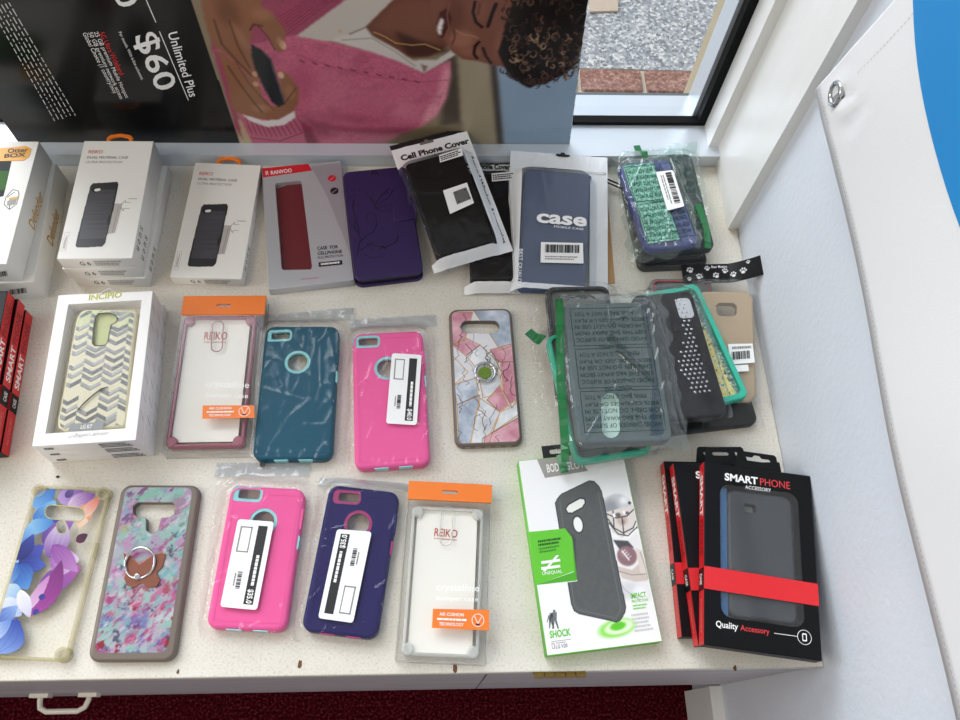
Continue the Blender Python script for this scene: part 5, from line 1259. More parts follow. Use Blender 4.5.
layer(5, .03, .006, .8, '#b54f86', .54, .66, .95, np.clip((.75 - abs(yr - .35)) * 2, 0, 1)); layer(6, .03, .006, .85, '#d8618f', .55, .65, .9, np.clip((.55 - yr) * 4, 0, 1)); layer(7, .02, .006, .9, '#a12a38', .6, .68, .95, np.clip((.5 - yr) * 5, 0, 1))
layer(8, .022, .006, .85, '#6d5fb5', .57, .68, .9, np.clip((.35 - yr) * 5, 0, 1)); layer(9, .02, .005, .8, '#7fb7c4', .58, .68, .8); layer(10, .012, .006, .8, '#4a4f66', .63, .72, .8, np.clip((.85 - yr) * 6, 0, 1)); layer(11, .03, .015, .6, '#c6b76a', .56, .68, .7, np.clip(1 - abs(yr - .7) * 5, 0, 1) * np.clip((.5 - xr) * 4, 0, 1))
layer(12, .02, .004, .85, '#f4eef2', .6, .68, .5); layer(13, .02, .006, .8, '#7d3b7a', .6, .7, .8, np.clip((yr - .6) * 4, 0, 1))
ik.A = np.clip(ik.A * .86 - .02, 0, 1)
art_o = rrect(-hw + .005, -hl + .008, hw - .0075, hl - .003, .007, 6)
ik.build('printed_back', th, lambda X_, Y_: (X_, Y_, np.full_like(X_, T8 + .0002)), printed(.25), clipto=art_o, holes=hs)
b = MB(); q = [th.Q(*p) for p in ((124, 553), (131, 556), (140, 564), (152, 556), (162, 552), (166, 555), (163, 567), (157, 573), (161, 580), (157, 587), (148, 588), (142, 583), (133, 588), (127, 585), (124, 578), (129, 571), (125, 563))]
b.prism(q, T8, T8 + .0016, mat('#96604e', .22, metal=.6), bev=.0005); b.build('butterfly_plate', th)
c = th.Q(140, 563, T8 + .003); b = MB(); b.tube([(c[0] + .0145 * math.cos(a), c[1] + .0150 * math.sin(a), T8 + .0035 + .002 * math.sin(a)) for a in (k * math.pi / 16 for k in range(32))], .0013, mat('#cfd0d2', .12, metal=1), 8, closed=True)
b.prism(ell(c[0] - .0005, c[1] - .0135, .0032, n=16), T8 + .001, T8 + .004, mat('#cfd0d2', .12, metal=1), bev=.0008); b.build('finger_ring', th)

# ---- clear yellowish case with painted flowers
th, o_, hs, sh = loose('clear yellowish phone case with painted blue and purple flowers, bottom left', [(35.5, 485), (110, 488), (67.5, 662), (-17, 658)], T8, mat('#ddd5b0', .2, alpha=.09),
                       None, [capsule((52, 512), (78, 514.5), 7), capsule((61.5, 526), (62, 529), 5)], bev=.0035)
hw, hl = th.w / 2, th.l / 2
b = MB(); rm_ = mat('#cfc494', .2, alpha=.33); b.prism(o_, .0004, T8 + .0002, rm_, holes=[inset(np.array(o_), .0030).tolist()], bev=.0012)
for sx in (-1, 1):
    for sy in (-1, 1): b.prism(ell(sx * (hw - .006), sy * (hl - .006), .0072, n=20), .0005, T8 + .001, rm_, holes=[ell(sx * (hw - .006), sy * (hl - .006), .0050, n=20)])
b.box((hw - .002, hl * .15, .002), (hw + .0006, hl * .33, .007), rm_); b.build('bumper_rim', th)
for h in hs:
    b = MB(); b.tube([(x, y, T8) for x, y in h], .0007, mat('#cfc98f', .2, alpha=.6), 6, closed=True); b.build('camera_ring', th)
ik = Ink(-hw, hw, -hl, hl, .00045, '#ffffff'); ik.keep = np.zeros(ik.X.shape, bool); ik.clear = None
def petal(p, q, wd, c1, c2, edge=None, bend=0.0):
    """a leaf-shaped petal from p to q (photo points), coloured c1 at the base to c2 at the tip"""
    P, Q_ = np.array(th.Q(*p)), np.array(th.Q(*q)); d = Q_ - P; L_ = np.hypot(*d); e = d / L_; n = np.array([-e[1], e[0]]); wd *= .00104
    lft, rgt = [], []
    for k in range(15):
        t = k / 14; c = P + e * L_ * t + n * bend * .00104 * math.sin(math.pi * t); s_ = math.sin(math.pi * t ** .8) ** .8 * wd
        lft.append(tuple(c + n * s_)); rgt.append(tuple(c - n * s_))
    pts = lft + rgt[::-1]; m = ik.inside(pts); tt = np.clip(((ik.X - P[0]) * e[0] + (ik.Y - P[1]) * e[1]) / L_, 0, 1)[..., None]
    ik.put(m, ik.rgb(c1) * (1 - tt) + ik.rgb(c2) * tt); ik.keep |= m
    for k in (-.45, 0, .45):
        ctr = [tuple(P + e * L_ * t + n * (bend * .00104 * math.sin(math.pi * t) + k * wd * math.sin(math.pi * t))) for t in (.08, .3, .5, .7, .92)]
        ik.line(ctr, .0004, edge or c2, .0002, .5, clip=m.astype(float))
petal((38, 590), (82, 566), 12, '#6f4a9e', '#b55aa8'); petal((44, 548), (78, 512), 12, '#5a3b8f', '#a86fc0', bend=4); petal((52, 560), (64, 520), 12, '#7a4a9c', '#e9dff0'); petal((50, 560), (80, 560), 13, '#a45db8', '#e7d4ec', bend=-2)
petal((52, 545), (78, 572), 8, '#8d4aa0', '#c48ac6'); petal((28, 617), (62, 560), 10, '#b04ba6', '#7a2c78', bend=-6); petal((26, 612), (50, 575), 5, '#e6c8e2', '#cf88c6')
petal((58, 500), (84, 490), 10, '#c3a6dc', '#8a54b4'); petal((68, 506), (96, 494), 8, '#f0dcea', '#7c3f9a'); petal((33, 508), (56, 489), 9, '#7fb6e6', '#2f6fc4'); petal((36, 528), (56, 500), 11, '#2d62bd', '#7fc0ea'); petal((25, 530), (54, 522), 8, '#a8d3ef', '#3f86cf')
petal((14, 560), (34, 525), 13, '#2a4fae', '#8fc6ee', bend=3); petal((8, 566), (30, 540), 8, '#cfe6f5', '#3d73c6'); petal((20, 565), (44, 545), 10, '#2b2f86', '#4d54b8'); petal((18, 563), (46, 566), 9, '#232a7e', '#4a66c4'); petal((18, 564), (28, 590), 10, '#274a9f', '#5c9be0'); petal((18, 563), (-2, 588), 9, '#2a5cb4', '#a3d0ee'); petal((14, 562), (-4, 566), 9, '#3b77c8', '#b5dcf2')
petal((20, 560), (34, 534), 7, '#1c2066', '#3d4aa8'); petal((0, 590), (24, 600), 10, '#dceaf5', '#8db9e4'); petal((2, 600), (22, 616), 8, '#f2f4fa', '#b3c6ea'); petal((20, 590), (30, 618), 6, '#ffffff', '#d5d2ea'); petal((-8, 628), (18, 606), 9, '#3c55b4', '#96b8e8')
petal((-4, 654), (18, 618), 15, '#8fb0ea', '#3047a8', bend=-3); petal((-12, 640), (12, 620), 7, '#dfe9f8', '#6b8fd8')
for q, c in (((84, 504), '#e89a5a'), ((92, 508), '#f0b88a'), ((90, 520), '#e98a55'), ((80, 528), '#f4c9a6'), ((74, 520), '#e8a06c'), ((100, 496), '#e26d5a')): petal((83, 517), q, 6, '#f7dcc6', c)
petal((76, 542), (88, 534), 5, '#6a2440', '#3d1a3a'); petal((66, 498), (74, 488), 4, '#3b2a6a', '#7a58a8'); petal((12, 556), (24, 552), 6, '#14184e', '#2b3690')
for u, v in ((42, 597), (36, 612), (56, 520)): x, y = th.Q(u, v); m = np.hypot(ik.X - x, ik.Y - y) < .003; ik.put(m, '#3a3f96'); ik.keep |= m
ik.A = np.clip(ik.A * .90, 0, 1)
ik.build('printed_flowers', th, lambda X_, Y_: (X_, Y_, np.full_like(X_, T8 + .0004)), printed(.25), clipto=inset(np.array(o_), .0035), holes=hs)

# ================================================================== WALLET CASES IN WHITE-EDGED POUCHES
FROST = film(clear=.78, gloss=.05, rim=.5, rough=.18, milk=.34)
WFILM = film(clear=.9, gloss=.05, rim=.7, rough=.1, milk=.10)
def sealed(th, outer, windows, zt, m, name='pouch', lip=.0012):
    b = MB(); b.prism(outer, .0004, lip, m); return b
def pouch(label, px, zt, tilt, casepx, seed, hdr, label2=None):
    t = .018; fr = Fr(px, zt, t, tilt); th = Thing('pouched_wallet_case', label, 'phone case', fr, 'black wallet cases in printed pouches'); hw, hl = th.w / 2, th.l / 2
    q = [th.Q(*p) for p in casepx]; x0 = (q[0][0] + q[3][0]) / 2; x1 = (q[1][0] + q[2][0]) / 2; y0 = (q[2][1] + q[3][1]) / 2; y1 = (q[0][1] + q[1][1]) / 2
    core = ((x0 + x1) / 2, (y0 + y1) / 2, x1 - x0, y1 - y0)
    b = MB(); b.prism(rrect(x0, y0, x1, y1, .006), .0008, t - .0012, mat('#120f10', .35, spec=.2), bev=.002); cs = b.build('wallet_case', th)
    # pouch: white printed border, clear middle, header with hang hole
    o, H = bag(th, [(-hw, hl), (hw, hl), (hw, -hl), (-hw, -hl)], core, t - .0005, seed, amp=.0014, m=film(clear=.97, gloss=.02, rim=.7, rough=.06, milk=.004), name='pouch', creases=9)
    wf = mat('#ecedee', .3); b = MB()
    def strip(x_0, y_0, x_1, y_1, m, nx=14, ny=30, lift=.0006):
        vs = [(x, y, H(x, y) + lift) for y in np.linspace(y_0, y_1, ny + 1) for x in np.linspace(x_0, x_1, nx + 1)]
        b.add(vs, [(j * (nx + 1) + i, j * (nx + 1) + i + 1, (j + 1) * (nx + 1) + i + 1, (j + 1) * (nx + 1) + i) for j in range(ny) for i in range(nx)], m, smooth=True)
    strip(-hw, y1 + .001, hw, hl - .007, wf, 50, 12); strip(-hw, hl - .007, hw, hl, mat('#161616', .35), 50, 4)
    strip(x1 + .001, -hl, hw, y1 + .002, wf); strip(-hw, -hl, hw, y0 - .003, wf, 40, 6)
    hx = -.004; b.add([(hx + x, hl - .0085 + y, H(hx + x, hl - .0085 + y) + .0012) for x, y in [(-.009, -.002), (.009, -.002), (.009, .0015), (.003, .002), (.0015, .0045), (-.0015, .0045), (-.003, .002), (-.009, .0015)]], [tuple(range(8))], mat('#6f6a62', .6))
    yt = y1 + .0045; zz = max(H(0, yt), H(hw * .5, yt), H(-hw * .5, yt)) + .0012
    b.text('Cell Phone Cover', (-hw + .006, yt, zz), (hw - .006, yt, zz), (-hw + .006, yt + .0085, zz), INK, bold=.05)
    xs = (x1 + hw) / 2 + .0035; ya, yb = y1 - .004, -hl + .012
    zz = max(H(xs, y) for y in np.linspace(yb, ya, 12)) + .0012
    b.text('Around Wireless Accessories', (xs - .0035, ya, zz), (xs - .0035, yb, zz), (xs + .0015, ya, zz), INK, bold=.03)
    b.build('pouch_print', th)
    b = MB(); zt2 = t + .0026
    a, c, d = hdr; b.add([th.P(*a, zt2), th.P(*c, zt2), th.P(c[0] + d[0] - a[0], c[1] + d[1] - a[1], zt2), th.P(*d, zt2)], [(0, 1, 2, 3)], STK)
    b.words(th.P(a[0] + 1, a[1] - 1, zt2), th.P(c[0] - 1, c[1] - 1, zt2), th.P(d[0] + 1, d[1] + 1, zt2), INK, seed, 3, .6, .0003, (.06, .16)); b.build('size_sticker', th)
    return th, core, H
th, core, H = pouch('black wallet case in a printed pouch lying flat, half hidden behind the other pouch', [(469, 155), (523, 151), (512, 284), (456, 291)], .0195, (0, .02), [(473, 174), (512, 171), (510, 277), (464, 282)], 31, ((492, 181.5), (516, 179.5), (491.5, 173.5)))
th, core, H = pouch('black wallet case in a printed pouch with a silver magnet plate, leaning on the sill', [(396, 141), (471, 114), (506, 244), (429, 272)], .047, (0, .13), [(412, 164), (464, 146), (491, 238), (431, 262)], 33, ((440, 162.5), (463, 155.5), (439, 155)))
z2 = th.t + .0035; b = MB(); q = [th.P(*p, z2) for p in ((443, 190.5), (467, 182.5), (474, 203), (450, 214))]; b.flat([q[3], q[2], q[1], q[0]], STK)
q = [th.P(*p, z2) for p in ((453, 192.5), (466, 187.5), (471, 199), (457, 204.5))]; b.prism([(p.x, p.y) for p in q[::-1]], z2, z2 + .0008, mat('#8d9092', .3, metal=.8))
for u, v in ((456, 193.5), (464.5, 190), (468.5, 198), (459, 201.8)): p = th.Q(u, v, z2); b.prism(ell(p[0], p[1], .0008, n=8), z2 + .0008, z2 + .0011, INK)
b.build('magnet_plate', th)

# ---- kraft card and two thin rods lying behind the frosted pouch
b = MB(); q = [onz(*p, .001)[:2] for p in ((588, 190), (607, 192), (615, 283), (594, 285))]; b.prism([tuple(x) for x in q], .0003, .0014, mat('#b98f5e', .8)); single(b.build('kraft_card'), 'brown kraft card sticking out from under the frosted white pouch', 'card')
for k in range(2):
    b = MB(); b.tube([onz(600 + k * 1.5, 176 + k * 4, .008), onz(627 + k, 187.5 + k * 4, .008)], .0011, mat('#2a2d30', .3, metal=.5), 8); b.tube([onz(600 + k * 1.5, 176 + k * 4, .008), onz(603 + k * 1.5, 177.2 + k * 4, .008)], .0016, RUBBER, 8)
    single(b.build('thin_rod'), 'one of two thin dark rods by the frosted white pouch', 'rod', 'thin dark rods')

# ---- navy case in a frosted white zip pouch
t = .020; th = Thing('pouched_mobile_case', 'navy fabric mobile case in a frosted white zip pouch with barcode sticker', 'phone case', Fr([(514, 146), (613, 154), (605, 291), (502, 293)], .0245, .0118, (0, .115))); th.t = t
q = [th.Q(*p, t * .85) for p in ((525, 169), (590, 173), (583, 291), (517, 287))]; hw, hl = th.w / 2, th.l / 2
b = MB(); zc = t * .8; cp = [(527, 169), (532, 168.5), (588, 173), (592, 176), (586, 286), (583, 290), (521, 288), (517.5, 284), (524, 172)]
b.prism([th.Q(*p, zc) for p in cp][::-1], .002, zc, mat('#3b4f74', .6, bump=(60, .5)), bev=.003); b.build('mobile_case', th)
xs = [p[0] for p in q]; ys = [p[1] for p in q]; core = (sum(xs) / 4, sum(ys) / 4, (xs[1] + xs[2] - xs[0] - xs[3]) / 2, (ys[0] + ys[1] - ys[2] - ys[3]) / 2)
o, H = bag(th, [(-hw, hl), (hw, hl), (hw, -hl), (-hw, -hl)], core, t * .8 + .0006, 41, amp=.0012, m=film('#f2f6fb', clear=.9, gloss=.04, rim=.5, rough=.15, milk=.07), name='front_film', creases=5)
b = MB(); FR = mat('#eef2f5', .3, alpha=.85)
out = rrect(-hw, -hl, hw, hl, .010, 6); wx0, wx1, wy0, wy1 = core[0] - core[2] / 2 - .002, core[0] + core[2] / 2 + .003, -hl + .006, core[1] + core[3] / 2 + .004
def gridring(b):
    nx, ny = 60, 90
    vs = [(x, y, H(x, y) + .0007) for y in np.linspace(-hl, hl, ny + 1) for x in np.linspace(-hw, hw, nx + 1)]; fs = []
    for j in range(ny):
        for i in range(nx):
            cx_ = -hw + 2 * hw * (i + .5) / nx; cy_ = -hl + 2 * hl * (j + .5) / ny
            if wx0 < cx_ < wx1 and wy0 < cy_ < wy1: continue
            fs.append((j * (nx + 1) + i, j * (nx + 1) + i + 1, (j + 1) * (nx + 1) + i + 1, (j + 1) * (nx + 1) + i))
    b.add(vs, fs, FR, smooth=True)
gridring(b)
p = th.P(563, 154.5, .004); b.add([(p.x + x, p.y + y, H(p.x + x, p.y + y) + .0014) for x, y in [(-.0095, -.0012), (-.006, -.003), (.006, -.003), (.0095, -.0012), (.0085, .0012), (.0035, .0012), (.002, .0038), (-.002, .0038), (-.0035, .0012), (-.0085, .0012)]], [tuple(range(10))], BLK)
for yy in (wy1 + .006, wy1 + .0085): b.tube([(x, yy, H(x, yy) + .0012) for x in np.linspace(-hw + .002, hw - .002, 24)], .0005, mat('#f4f6f8', .2), 5)
b.build('frosted_border', th)
b = MB(); zz = t * .8 + .0045; FW = mat('#f4f5f6', .3)
b.text('case', th.P(536, 222.5, zz), th.P(586.5, 227, zz), th.P(537, 213, zz), FW, bold=.03); b.text('MOBILE CASE', th.P(554, 227.5, zz), th.P(583.5, 230.4, zz), th.P(554.2, 225.3, zz), FW)
b.text('BEST QUALITY', th.P(518.5, 249, zz), th.P(516.5, 287, zz), th.P(523, 249, zz), FW)
q = [th.P(*p, zz) for p in ((541, 242), (583, 243), (583.5, 263.5), (540.5, 262.5))]; b.flat([q[3], q[2], q[1], q[0]], STK)
b.bars(th.P(545, 252.5, zz), th.P(579.5, 253.2, zz), th.P(545.3, 244.5, zz), INK, 3, 30, .0005); b.words(th.P(545, 260, zz), th.P(580, 260.7, zz), th.P(545, 255.5, zz), INKG, 3, 2, .5, .0005); b.build('pouch_print', th)

# ================================================================== CASES IN GREEN-PRINTED CLEAR BAGS
GTX = mat('#0c3a2b', .4, spec=.1); GBR = mat('#17603a', .3)
WARN = ['WARNING', 'TO AVOID DANGER OF SUFFOCATION', 'KEEP THIS PLASTIC BAG AWAY FROM', 'BABIES AND CHILDREN. DO NOT USE', 'IN CRIBS, BEDS, CARRIAGES OR PLAY', 'PENS. THIS BAG IS NOT A TOY.']
def drape_text(mb, H, s, x0, y0, x1, y1, m, z, flip=True, bold=0.0, ang=0.0):
    """one line of bag print following the film; flip = upside down as in the photograph"""
    vs, fs = glyphs(s, bold); out = []
    for u, v in vs:
        if flip: u, v = 1 - u, 1 - v
        x, y = x0 + (x1 - x0) * u, y0 + (y1 - y0) * v; out.append((x, y, H(x, y) + z))
    mb.add(out, fs, m)
def drape_ribbon(mb, H, pts, w, m, z, n=10):
    P = []
    for (a, b_), (c, d) in zip(pts[:-1], pts[1:]):
        for k in range(n): P.append((a + (c - a) * k / n, b_ + (d - b_) * k / n))
    P.append(pts[-1]); vs = []
    for i, (x, y) in enumerate(P):
        q = P[min(i + 1, len(P) - 1)]; o = P[max(i - 1, 0)]; dx, dy = q[0] - o[0], q[1] - o[1]; L_ = math.hypot(dx, dy) + 1e-9
        for s_ in (-1, 1): X_, Y_ = x - dy / L_ * w / 2 * s_, y + dx / L_ * w / 2 * s_; vs.append((X_, Y_, H(X_, Y_) + z))
    mb.add(vs, [(2 * i, 2 * i + 1, 2 * i + 3, 2 * i + 2) for i in range(len(P) - 1)], m)
def warn_block(mb, H, x0, y0, x1, y1, m, lines=(0, 6), title=True, z=.0004):
    n = 5; hgt = (y1 - y0) / n
    for k, s in enumerate(['AVOID DANGER OF SUFFOC', 'KEEP THIS BAG AWAY FROM', 'CHILDREN. DO NOT USE IN', 'BEDS, CARRIAGES OR PLAY', 'PENS. BAG IS NOT A TOY.']):
        y = y1 - hgt * (n - k) ; drape_text(mb, H, s, x0, y + hgt * .2, x1 - (.012 if k == 4 else 0), y + hgt * .80, m, z)
    o = .003; drape_ribbon(mb, H, [(x0 - o, y0 - o), (x1 + o, y0 - o), (x1 + o, y1 + o), (x0 - o, y1 + o), (x0 - o, y0 - o)], .0006, m, z)

G6 = 'loose cases in crumpled clear bags'
def bagged(label, px, zt, t, seed, tilt=(0, 0), col='#26282b', kind='solid', bagpx=None, printed_=2, frame_col=None, m=None, amp=.002, group=G6, creases=9, casecut=None, green=None, fall=.016, folds=()):
    th = Thing('bagged_phone_case', label, 'phone case', Fr(px, zt, t, tilt), group); hw, hl = th.w / 2, th.l / 2; b = MB()
    if kind == 'solid':
        hs = [[th.Q(*p) for p in h] for h in (casecut or [])]
        b.prism(rrect(-hw, -hl, hw, hl, .010, 6), .0006, t, mat(col, .45, spec=.3), holes=hs, bev=.003, mhole=mat(frame_col or '#15171a', .5))
        cs = b.build('phone_case', th)
    else:                                                # open bumper: a frame with a clear or patterned back
        b.prism(rrect(-hw, -hl, hw, hl, .010, 6), .0006, t, mat(frame_col, .35), holes=[rrect(-hw + .0045, -hl + .0045, hw - .0045, hl - .0045, .007, 6)], bev=.0022)
        cs = b.build('phone_case', th)
        b = MB(); b.prism(rrect(-hw + .004, -hl + .004, hw - .004, hl - .004, .007, 6), .002, t * .6, mat(col, .3, alpha=.85 if kind == 'frame' else 1)); b.build('case_back', cs)
    H = None
    if bagpx:
        mm = m or BAG; o, H = bag(th, [th.Q(*p, t * .5) for p in bagpx], (0, 0, th.w, th.l), t + .0006, seed, amp=amp, m=mm, creases=creases, fall=fall, folds=[(th.Q(*a), th.Q(*c), hh, ww) for a, c, hh, ww in folds], nx=70, ny=100, jit=.004)
        b = MB()
        if printed_:
            nb = printed_; ys = np.linspace(-hl + .010, hl - .006, nb + 1)
            for k in range(nb): warn_block(b, H, -hw * .78, ys[k] + .004, hw * .80, ys[k + 1] - .006, GTX)
            for k in range(nb - 1): drape_text(b, H, 'WARNING', -hw * .3, ys[k + 1] - .0040, hw * .3, ys[k + 1] + .0005, GTX, .0004)
        if green:
            for pts, w_ in green: drape_ribbon(b, H, [th.Q(*p) for p in pts], w_, mat('#0f6a35', .3), .0008, 14)
        if b.f: b.build('bag_print', th)
    return th, H, cs
# -- group by the window corner
bagged('black hard case under the bagged ones at the window corner', [(625, 166), (688, 158), (701, 262), (634, 271)], .0112, .0108, 51, col='#1a1c1e', frame_col='#1a1c1e', kind='frame')
bagged('black case with dotted back, second from the bottom at the window corner', [(624, 168), (688, 160), (698, 252), (636, 262)], .0225, .0108, 52, col='#25282c', bagpx=[(618, 160), (692, 152), (704, 268), (628, 272)], printed_=0, amp=.0015)
bagged('dark case in green-tabbed bag, furthest back at the window corner', [(634, 158), (699, 150), (706, 246), (646, 254)], .0338, .0105, 53, col='#3c4348', bagpx=[(611, 154), (697, 139), (711, 240), (632, 258)], printed_=2,
       green=[([(638, 141), (645, 160)], .009), ([(697, 206), (706, 232), (707, 250)], .008)], m=film('#eef8f3', clear=.96, gloss=.035, rim=.9, rough=.06, milk=.04), amp=.003, creases=14)
th, H, cs = bagged('blue-violet case in a printed bag with barcode tag, topmost at the window corner', [(622, 165), (676, 157), (692, 241), (645, 254)], .0450, .0105, 54, col='#3c3f86', bagpx=[(617, 163), (682, 149), (700, 250), (638, 260)], printed_=2, amp=.003, creases=16,
       m=film('#eaf7f2', clear=.96, gloss=.05, rim=.9, rough=.06, milk=.05))
b = MB(); n_ = 22
x0, y0 = th.Q(624, 252)[0] + .004, -th.l / 2 + .010
foil = mat('#a8dccd', .3, speck=(500, '#4d9784', .05)); xa, xb, ya, yb = -th.w / 2 + .003, th.w * .14, -th.l / 2 + .008, th.l / 2 - .006
vs = [(x, y, H(x, y) - .0004) for y in np.linspace(ya, yb, 40) for x in np.linspace(xa, xb, 20)]
b.add(vs, [(j * 20 + i, j * 20 + i + 1, (j + 1) * 20 + i + 1, (j + 1) * 20 + i) for j in range(39) for i in range(19)], foil, smooth=True); b.build('inner_leaflet', th)
zz = th.t + .006; b = MB(); q = [th.P(*p, zz) for p in ((656, 172), (673, 170), (684.5, 206), (667.5, 210.5))]; w_ = (q[1] - q[0]).length; l_ = (q[0] - q[3]).length
def at(u, v): return q[3] * (1 - u) * (1 - v) + q[2] * u * (1 - v) + q[0] * (1 - u) * v + q[1] * u * v
b.prism([tuple(at(x / w_, y / l_)[:2]) for x, y in rrect(0, 0, w_, l_, .002, 4)], zz - .0006, zz, STK)
b.bars(at(.5, .95), at(.5, .1), at(.85, .95), INK, 5, 24, .0004); b.text('$19', at(.12, .1), at(.12, .32), at(.4, .1), INK, .0004, bold=.03) if False else b.words(at(.15, .9), at(.15, .1), at(.4, .9), INKG, 4, 2, .5, .0004, (.08, .2))
b.build('barcode_tag', th)

# -- bags in the middle right
thg, _, csg = bagged('grey case with thin red line, edge peeping out left of the studded case', [(653, 281), (716, 276), (727, 396), (663, 400)], .0105, .010, 60, col='#8d8f90', frame_col='#7c7f80', kind='frame', group=None)
b = MB(); b.tube([(x, y, thg.t + .0002) for x, y in rrect(-thg.w / 2 + .0045, -thg.l / 2 + .0045, thg.w / 2 - .0045, thg.l / 2 - .0045, .007, 6)], .0007, REDM, 6, closed=True); b.build('red_line', thg)
# gold case in a bag with a paw-print header
th = Thing('bagged_phone_case', 'beige gold case in a bag with black paw-print header, by the wall', 'phone case', Fr([(683, 262), (754, 262), (777, 401), (696, 404)], .0200, .0105, (.10, .07)), None); t = th.t; hw, hl = th.w / 2, th.l / 2
b = MB(); cps = [th.Q(*p) for p in ((696, 297), (703, 290.5), (747, 290.5), (753.5, 297), (757, 394), (751, 402), (711, 404), (703, 398))]
cp = []
b.prism(cps[::-1], .0006, t - .001, mat('#b9a283', .35, metal=.25), holes=[[th.Q(*p) for p in ((716, 305), (719, 302.5), (733, 302.5), (737, 305.5), (737, 313), (734, 316), (720, 316), (717, 313))]], bev=.003); b.build('phone_case', th)
core = (0.002, -.012, th.w * .74, th.l * .80)
o, H = bag(th, [(-hw, hl), (hw, hl), (hw, -hl), (-hw, -hl)], core, t, 61, amp=.0016, m=film(clear=.96, gloss=.03, rim=.8, rough=.1, milk=.05), creases=8)
yh = th.Q(700, 283.5, .0052)[1]; hx_ = hw + .010; ik = Ink(-hw, hx_, yh, hl, .0005, '#0c0c0e'); r = random.Random(9)
for cx_, cy_, s_, a_ in [(-.034, hl - .008, .0052, .3), (-.024, hl - .017, .005, -.4), (-.013, hl - .006, .0042, .1), (-.003, hl - .016, .005, .5), (.008, hl - .010, .0046, -.3), (.018, hl - .016, .0048, .2), (.030, hl - .014, .0052, -.2), (-.036, hl - .020, .0034, 0), (.037, hl - .004, .003, 0)]:
    rot = lambda x, y: (cx_ + (x * math.cos(a_) - y * math.sin(a_)) * s_, cy_ + (x * math.sin(a_) + y * math.cos(a_)) * s_)
    p = rot(0, -.25); ik.blob(*p, s_ * .55, s_ * .45, '#d9d9d9', a_, 1, 4)
    for dx, dy in ((-.62, .2), (-.25, .62), (.25, .62), (.62, .2)): p = rot(dx, dy); ik.blob(*p, s_ * .22, s_ * .3, '#d9d9d9', a_, 1, 4)
o = ik.build('paw_print_header', th, lambda X_, Y_: (X_ - np.maximum(0, X_ - .012) * .12, Y_, .0052 + np.maximum(0, X_ - .012) ** 1.3 * 1.3), printed(.3, .2))
b = MB(); b.text('Bear Motion', (-.008, hl - .0058, .0056), (.011, hl - .0058, .0056), (-.008, hl - .0022, .0056), mat('#e6e6e6', .3), bold=.01); b.build('header_lettering', o)
b = MB(); zz = t + .003
for pts in (((728, 344), (752.5, 343.5), (755, 362.5), (730.5, 364.5)), ((731, 365.5), (748, 364.5), (749, 371), (732, 372))):
    q = [th.P(*p, zz) for p in pts]; b.flat([q[3], q[2], q[1], q[0]], STK)
q = [th.P(*p, zz) for p in ((732, 360), (750, 358.5), (731.5, 352))]; b.bars(q[0], q[1], q[2], INK, 3, 20, .0005); b.words(th.P(732, 349.5, zz), th.P(751, 348.5, zz), th.P(732, 346.5, zz), INKG, 2, 1, .8, .0005); b.build('barcode_sticker', th)

th, H, cs = bagged('glossy black case peeping out below the studded case', [(632, 384), (742, 373), (761, 423), (642, 437)], .0112, .0105, 62, col='#17181a', bagpx=[(632, 378), (752, 366), (767, 428), (640, 440)], printed_=0, amp=.002, group=None)
# teal bumper with glitter and yellow back
th = Thing('bumper_phone_case', 'bright teal bumper case with clear glittery and yellow back', 'phone case', Fr([(632, 297), (700, 281), (746, 396), (682, 415)], .0360, .011, (-.03, 0)), G6); hw, hl, t = th.w / 2, th.l / 2, th.t
b = MB(); b.prism(rrect(-hw, -hl, hw, hl, .009, 6), .0006, t, mat('#35b79c', .35), holes=[rrect(-hw + .0068, -hl + .0068, hw - .0068, hl - .0068, .006, 6)], bev=.002); b.build('bumper_frame', th)
ik = Ink(-hw + .005, hw - .005, -hl + .005, hl - .005, .0005, '#6f8683'); n1 = ik.noise(.0016, .0016, 3, 0, 2); n2 = ik.noise(.003, .003, 6, 0, 2)
ik.poly([th.Q(*p, t * .55) for p in ((688, 318), (700, 320), (716, 350), (737, 396), (724, 402), (700, 402))], '#dccb76', 3); ik.put(np.clip((n1 - .6) * 8, 0, 1), '#c7dcd6'); ik.put(np.clip((n2 - .66) * 8, 0, 1), '#3d5a58')
ik.build('glitter_back', th, lambda X_, Y_: (X_, Y_, np.full_like(X_, t * .55)), printed(.2))
# black case with rows of silver studs
th, H, cs = bagged('black phone case with rows of silver studs, beside the large printed bag', [(636, 297), (697, 288), (722, 412), (660, 425)], .0500, .0125, 63, (-.03, 0), col='#1c1b1f', bagpx=[(634, 290), (702, 270), (732, 416), (656, 430)], printed_=0, amp=.0015, creases=8)
b = MB(); SV = mat('#c9c9cb', .15, metal=.9); xr0 = th.w / 2
for j in range(22):
    y = th.l / 2 - .012 - j * .0055; wd = 2 if j < 9 else 2 + min(3, (j - 8) // 2)
    for k in range(wd):
        x = xr0 - .0225 + (k - (wd - 2)) * .0056 + (.0028 if j % 2 else 0)
        if j > 17 and k == 0: continue
        vs = []; 
        b.prism(ell(x, y, .0016, n=8), th.t - .0006, th.t + .0007, SV, bev=.0006, bottom=False)
st_ = b.build('metal_studs', th); st_['kind'] = 'stuff'
b = MB(); q = rrect(xr0 - .024, th.l / 2 - .036, xr0 - .006, th.l / 2 - .010, .005, 6); b.prism(q, th.t - .0004, th.t + .0004, mat('#c4c8ce', .2)); b.build('camera_label', th)

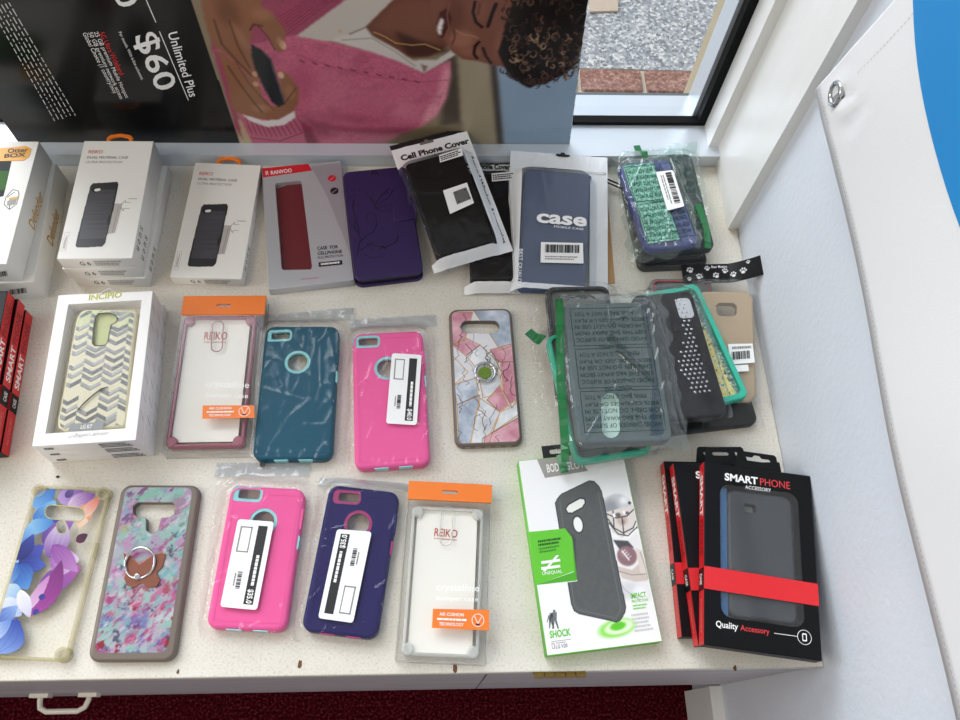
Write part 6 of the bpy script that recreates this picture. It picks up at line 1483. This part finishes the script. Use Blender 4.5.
# -- behind the large bag
th, H, cs = bagged('black open bumper case in a crinkled bag, behind the large printed bag', [(547, 288), (612, 284), (621, 398), (556, 402)], .0245, .013, 64, col='#77746c', frame_col='#1b1c1e', kind='frame', bagpx=[(526, 298), (628, 278), (634, 404), (538, 410)], printed_=2, amp=.003, creases=12)
bagged('teal green bumper case in a printed bag, under the large printed bag', [(546, 335), (622, 326), (650, 449), (576, 466)], .0385, .0125, 65, col='#6d7a78', frame_col='#2fae8c', kind='frame', bagpx=[(528, 328), (628, 312), (661, 452), (566, 479)], printed_=2, amp=.003, creases=12,
       green=[([(529, 327), (543, 340)], .011), ([(561, 452), (566, 470)], .008)])
# large bag on top
th, H, cs = bagged('large dark grey case in a green-printed wrinkled bag, topmost in the middle', [(567, 304), (652, 301), (669, 436), (573, 449)], .0650, .0140, 66, col='#5a6266', bagpx=[(553, 296), (664, 287), (690, 446), (566, 462)], printed_=3, amp=.0028, creases=16,
       casecut=[capsule((610, 402), (611, 429), 9)], frame_col='#d8e8e2', green=[([(559, 296), (561, 380), (567, 458)], .0078)], fall=.022, folds=[((592, 337), (656, 300), .0045, .0022), ((603, 341), (652, 384), .0045, .0018), ((610, 345), (640, 420), .0030, .0020), ((650, 305), (668, 360), .0035, .0018), ((566, 300), (650, 306), .0025, .0015), ((622, 395), (650, 440), .0028, .0014), ((655, 400), (676, 440), .003, .0014)], m=film('#eef6f4', clear=.97, gloss=.045, rim=.9, rough=.06, milk=.05))
hw, hl, t = th.w / 2, th.l / 2, th.t
b = MB(); c = th.Q(611, 416); b.prism([th.Q(*p) for p in capsule((610, 402), (611, 429), 9)][::-1], .001, .004, mat('#dfe9e4', .4)); b.build('camera_opening', cs)
b = MB(); q = [th.Q(*p) for p in ((640, 303), (648, 303), (664, 434), (650, 436), (652, 380))]; b.prism(q[::-1], t - .0002, t + .0010, mat('#1f2e42', .3)); b.build('navy_edge', cs)
b = MB(); q = [th.Q(*p) for p in ((605, 338), (612, 334), (652, 378), (650, 381))]; b.prism(q[::-1], t - .0002, t + .0012, mat('#2a3440', .35)); b.build('folded_flap', cs)
